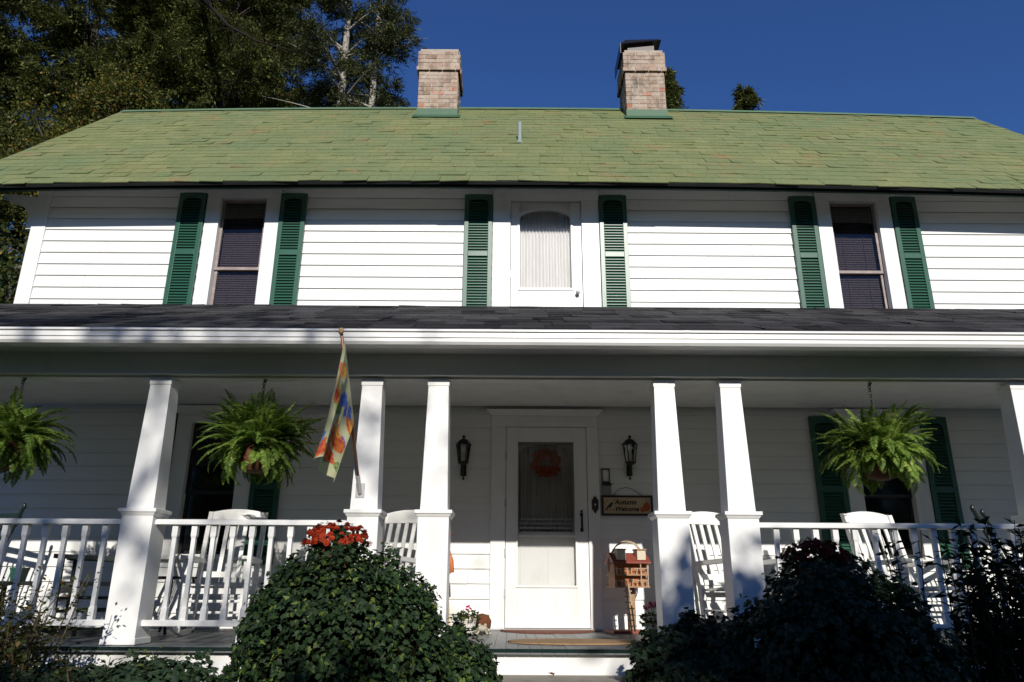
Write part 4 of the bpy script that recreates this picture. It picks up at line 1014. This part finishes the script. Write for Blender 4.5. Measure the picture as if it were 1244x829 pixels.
def conifer(name, label, loc, H, z0, R0, nb, twigs, leaves, mat, bark, seed, lf=(.16, .30), lw=.045, trunk_r=.22, group=None, taper=.75, el=.12, dead=0, cat='tree'):
    r = np.random.default_rng(seed); t = thing(name, label, cat, loc, 0, group)
    tr = MB(); bend = r.normal(0, .25, 2)
    def tp(z): q = z / H; return np.array([bend[0] * math.sin(2.2 * q), bend[1] * math.sin(2.6 * q), z])
    tr.tube([tuple(tp(z)) for z in np.linspace(0, H, 14)], [trunk_r * (1 - .93 * q) + .01 for q in np.linspace(0, 1, 14)], 9)
    P, D = [], []
    for i in range(nb):
        z = z0 + (H - z0) * (r.random() ** .85); q = (z - z0) / (H - z0); L = R0 * (1 - taper * q) * r.uniform(.55, 1.1) * (1 if q < .93 else .5); az = r.uniform(0, 6.283)
        pts, p, d = foliage_branch(tp(z), az, L, el + .5 * q + r.normal(0, .12), r.uniform(.3, .8), r, twigs, leaves, lf)
        rb = .012 + .016 * L * (1 - .5 * q) ; tr.tube([tuple(x) for x in pts], [rb * (1 - .85 * k / 8) for k in range(9)], 5, cap=False); P.append(p); D.append(d)
    for i in range(dead):
        z = r.uniform(z0 * .55, H * .85); az = r.uniform(0, 6.283); pts, _, _ = foliage_branch(tp(z), az, r.uniform(.8, 2.2), r.uniform(-.3, .6), .2, r, 1, 1, lf)
        tr.tube([tuple(x) for x in pts], [.03 * (1 - .9 * k / 8) for k in range(9)], 5, cap=False)
    tr.build('trunk', bark, t, smooth=True)
    P = np.concatenate(P); D = np.concatenate(D); n = len(P)
    arrmesh('crown', leaf_quads(P, D, r.normal(0, .5, (n, 3)) + [0, 0, 1], r.uniform(*lf, n), r.uniform(.7, 1.3, n) * lw), 4, mat, t)
    return t
GT = 'trees behind the house'
def gl(x, y): return (x, y, gz(x, y))
h1 = conifer('hemlock_tree', 'dark feathery evergreen rising behind the left half of the roof', gl(-8.6, 19), 23, 4, 4.2, 200, 32, 44, 'hemlock', 'bark', 31, (.09, .17), .034, group=GT, taper=.6)
h2 = conifer('hemlock_tree', 'dense dark evergreen at the upper left, yellow green toward its outer twigs', gl(-12.6, 18), 24, 3, 4.2, 200, 32, 44, 'hemlock', 'bark', 32, (.09, .17), .034, group=GT, taper=.55)
dup(h1, gl(-15.2, 15.5), 2.1, 'dark evergreen at the left edge, beside the roof corner', (1, 1, .95))
dup(h2, gl(-10.2, 24), 1.0, 'dark evergreen filling the sky between the nearer evergreens', (1.1, 1.1, 1.08))
dup(h1, gl(-14.0, 24), 4.0, 'tall dark evergreen deep behind the upper left trees', (1.15, 1.15, 1.1))
dup(h2, gl(-18.5, 21), 3.0, 'dark evergreen outside the left end of the tree row', 1.0)
conifer('pine_tree', 'open pine with pale grey trunk left of the left chimney', gl(-5.0, 18.2), 21.5, 13.6, 2.3, 70, 20, 34, 'pine', 'palebark', 33, (.09, .17), .028, .26, GT, .5, .3, 9)
conifer('pine_tree', 'pale forked pine nearest the left chimney, top feathering into blue sky', gl(-4.05, 18.6), 21.5, 10.5, 2.0, 75, 20, 34, 'pine', 'palebark', 34, (.09, .17), .028, .21, GT, .5, .3, 9)
conifer('small_conifer', 'pointed evergreen tip just right of the right chimney', gl(6.35, 25), 20.3, 10, 2.6, 110, 16, 16, 'hemlock', 'bark', 35, (.14, .26), .05, .15, GT, .9, .3)
conifer('small_conifer', 'tiny rounded evergreen tip above the right half of the ridge', gl(9.7, 26), 20.2, 10, 2.2, 110, 16, 16, 'hemlock', 'bark', 36, (.14, .26), .05, .15, GT, .8, .4)
def broadleaf(name, label, loc, H, blobs, nleaf, mat, seed, lf=(.10, .17), group=None, trunk_r=.2, sub=14):
    r = np.random.default_rng(seed); t = thing(name, label, 'tree', loc, 0, group); tr = MB()
    tr.tube([(0, 0, 0), (.1, .05, H * .3), (-.05, .1, H * .6), (.1, 0, H * .95)], [trunk_r, trunk_r * .75, trunk_r * .45, .03], 9)
    P = []
    for b_ in blobs:
        c = np.array(b_[:3]); ax = np.array(b_[3:]); z0 = max(.2 * H, min(c[2] - ax[2] * .8, H * .7))
        tr.tube([(0, .05, z0), tuple((c * .5 + np.array([0, 0, z0 * .5 + .3]))), tuple(c)], [trunk_r * .35, trunk_r * .2, .02], 6)
        for k in range(sub):
            d = nrm(r.normal(0, 1, (1, 3)))[0]; e = c + d * ax * r.uniform(.5, 1.0); tr.tube([tuple(c), tuple((c + e) / 2 + r.normal(0, .1, 3)), tuple(e)], [.03, .018, .006], 4, cap=False)
            m = nleaf // (len(blobs) * sub); P.append(e + r.normal(0, 1, (m, 3)) * ax * .20)
    tr.build('trunk', 'bark', t, smooth=True); P = np.concatenate(P); n = len(P)
    arrmesh('crown', leaf_quads(P, r.normal(0, 1, (n, 3)) + [0, 0, -.3], r.normal(0, .7, (n, 3)) + [0, 0, 1], r.uniform(*lf, n), r.uniform(*lf, n) * .6), 4, mat, t)
    return t
broadleaf('autumn_tree', 'broadleaf tree turning yellow at the upper left edge, beside the evergreens', gl(-9.4, 14.4), 11.5,
          [(-.6, 0, 9.5, 1.2, 1.2, 1.6), (.5, .2, 8.2, 1.2, 1.2, 1.4), (-.2, -.4, 6.5, 1.4, 1.4, 1.4), (.6, 0, 10.8, .9, .9, 1.0), (-1.0, 0, 4.6, 1.3, 1.3, 1.2)], 30000, 'decid', 41, (.055, .11), group=GT)
broadleaf('shade_tree', 'dark broadleaf tree at the left edge below the roof corner', gl(-9.6, 13.2), 7,
          [(0, 0, 5.4, 1.7, 1.5, 1.6), (.3, 0, 3.0, 1.8, 1.5, 1.6), (-1.2, .5, 4.0, 1.6, 1.6, 1.8)], 16000, 'shadeleaf', 42, group=GT)  # dark leaf colour stands in for the shade on this tree
# a bare dead limb hanging down in front of the evergreens
r = np.random.default_rng(50)
bl = MB(); main = [(-9.0, 16.2, 17.6), (-8.3, 15.6, 15.6), (-7.75, 15.2, 14.4), (-7.0, 15.0, 13.45), (-6.2, 14.9, 12.9), (-5.2, 14.9, 12.6)]
bl.tube(main, [.085, .07, .055, .042, .028, .012], 7)
for i in range(25):
    j = r.integers(0, 5); p = np.array(main[j]) + (np.array(main[j + 1]) - np.array(main[j])) * r.random(); L = r.uniform(.5, 1.6); d = np.array([r.normal(.5, .6), r.normal(0, .4), r.normal(-.3, .6)]); d /= np.linalg.norm(d)
    bl.tube([tuple(p), tuple(p + d * L * .5 + [0, 0, .06]), tuple(p + d * L + [0, 0, -.1])], [.018, .010, .004], 5)
o = bl.build('dead_limb', 'deadbark', h2, smooth=True); h2o = Vector(h2.location); o.data.transform(Matrix.Translation(-h2o)); o['label'] = 'bare dead limb'

# yard trees behind the viewpoint: their real shade dapples the porch and darkens the right hand planting
yt = broadleaf('yard_tree', 'dense low yard tree standing right of and behind the viewpoint', gl(4.6, -7.5), 7.7,
          [(-1.0, 0, 6.8, 1.25, 1.2, 1.3), (.7, 0, 6.7, 1.4, 1.2, 1.4), (2.2, 0, 6.75, 1.4, 1.2, 1.4), (-.6, 0, 4.0, 1.6, 1.2, 1.6), (1.4, 0, 4.2, 1.8, 1.2, 1.7), (3.2, .2, 4.6, 1.6, 1.2, 1.9), (.6, 0, 2.4, 2.2, 1.2, 1.2)], 40000, 'shadeleaf', 61, (.18, .30))
dup(yt, gl(1.2, -10.5), .3, 'dense yard tree beyond the one straight behind the viewpoint', .93)
dup(yt, gl(-9.5, -9.5), 5.2, 'dense yard tree far behind the viewpoint, to its left', .95)
dup(yt, gl(-.6, -8.5), 2.6, 'dense yard tree standing straight behind the viewpoint', .90)
dup(yt, gl(-5.6, -8.0), .4, 'dense yard tree standing left of and behind the viewpoint', .92)
dup(yt, gl(-11.5, -7.0), 1.4, 'dense yard tree far left of the viewpoint', 1.0)
dup(yt, gl(10.5, -7.0), 3.6, 'dense yard tree far right of the viewpoint', 1.05)
broadleaf('yard_tree', 'tall open branched yard tree standing behind the viewpoint', gl(-1.6, -11), 13.2,
          [(-2.2, 0, 11.6, 1.3, 1.2, 1.2), (-.6, 0, 12.1, 1.3, 1.2, 1.1), (.9, 0, 12.3, 1.3, 1.3, .9), (2.2, 0, 11.6, 1.2, 1.2, 1.2), (.9, 0, 10.2, 1.3, 1.2, 1.2), (-1.4, .3, 9.6, 1.3, 1.2, 1.0)], 2000, 'shadeleaf', 62, (.12, .20), sub=9)
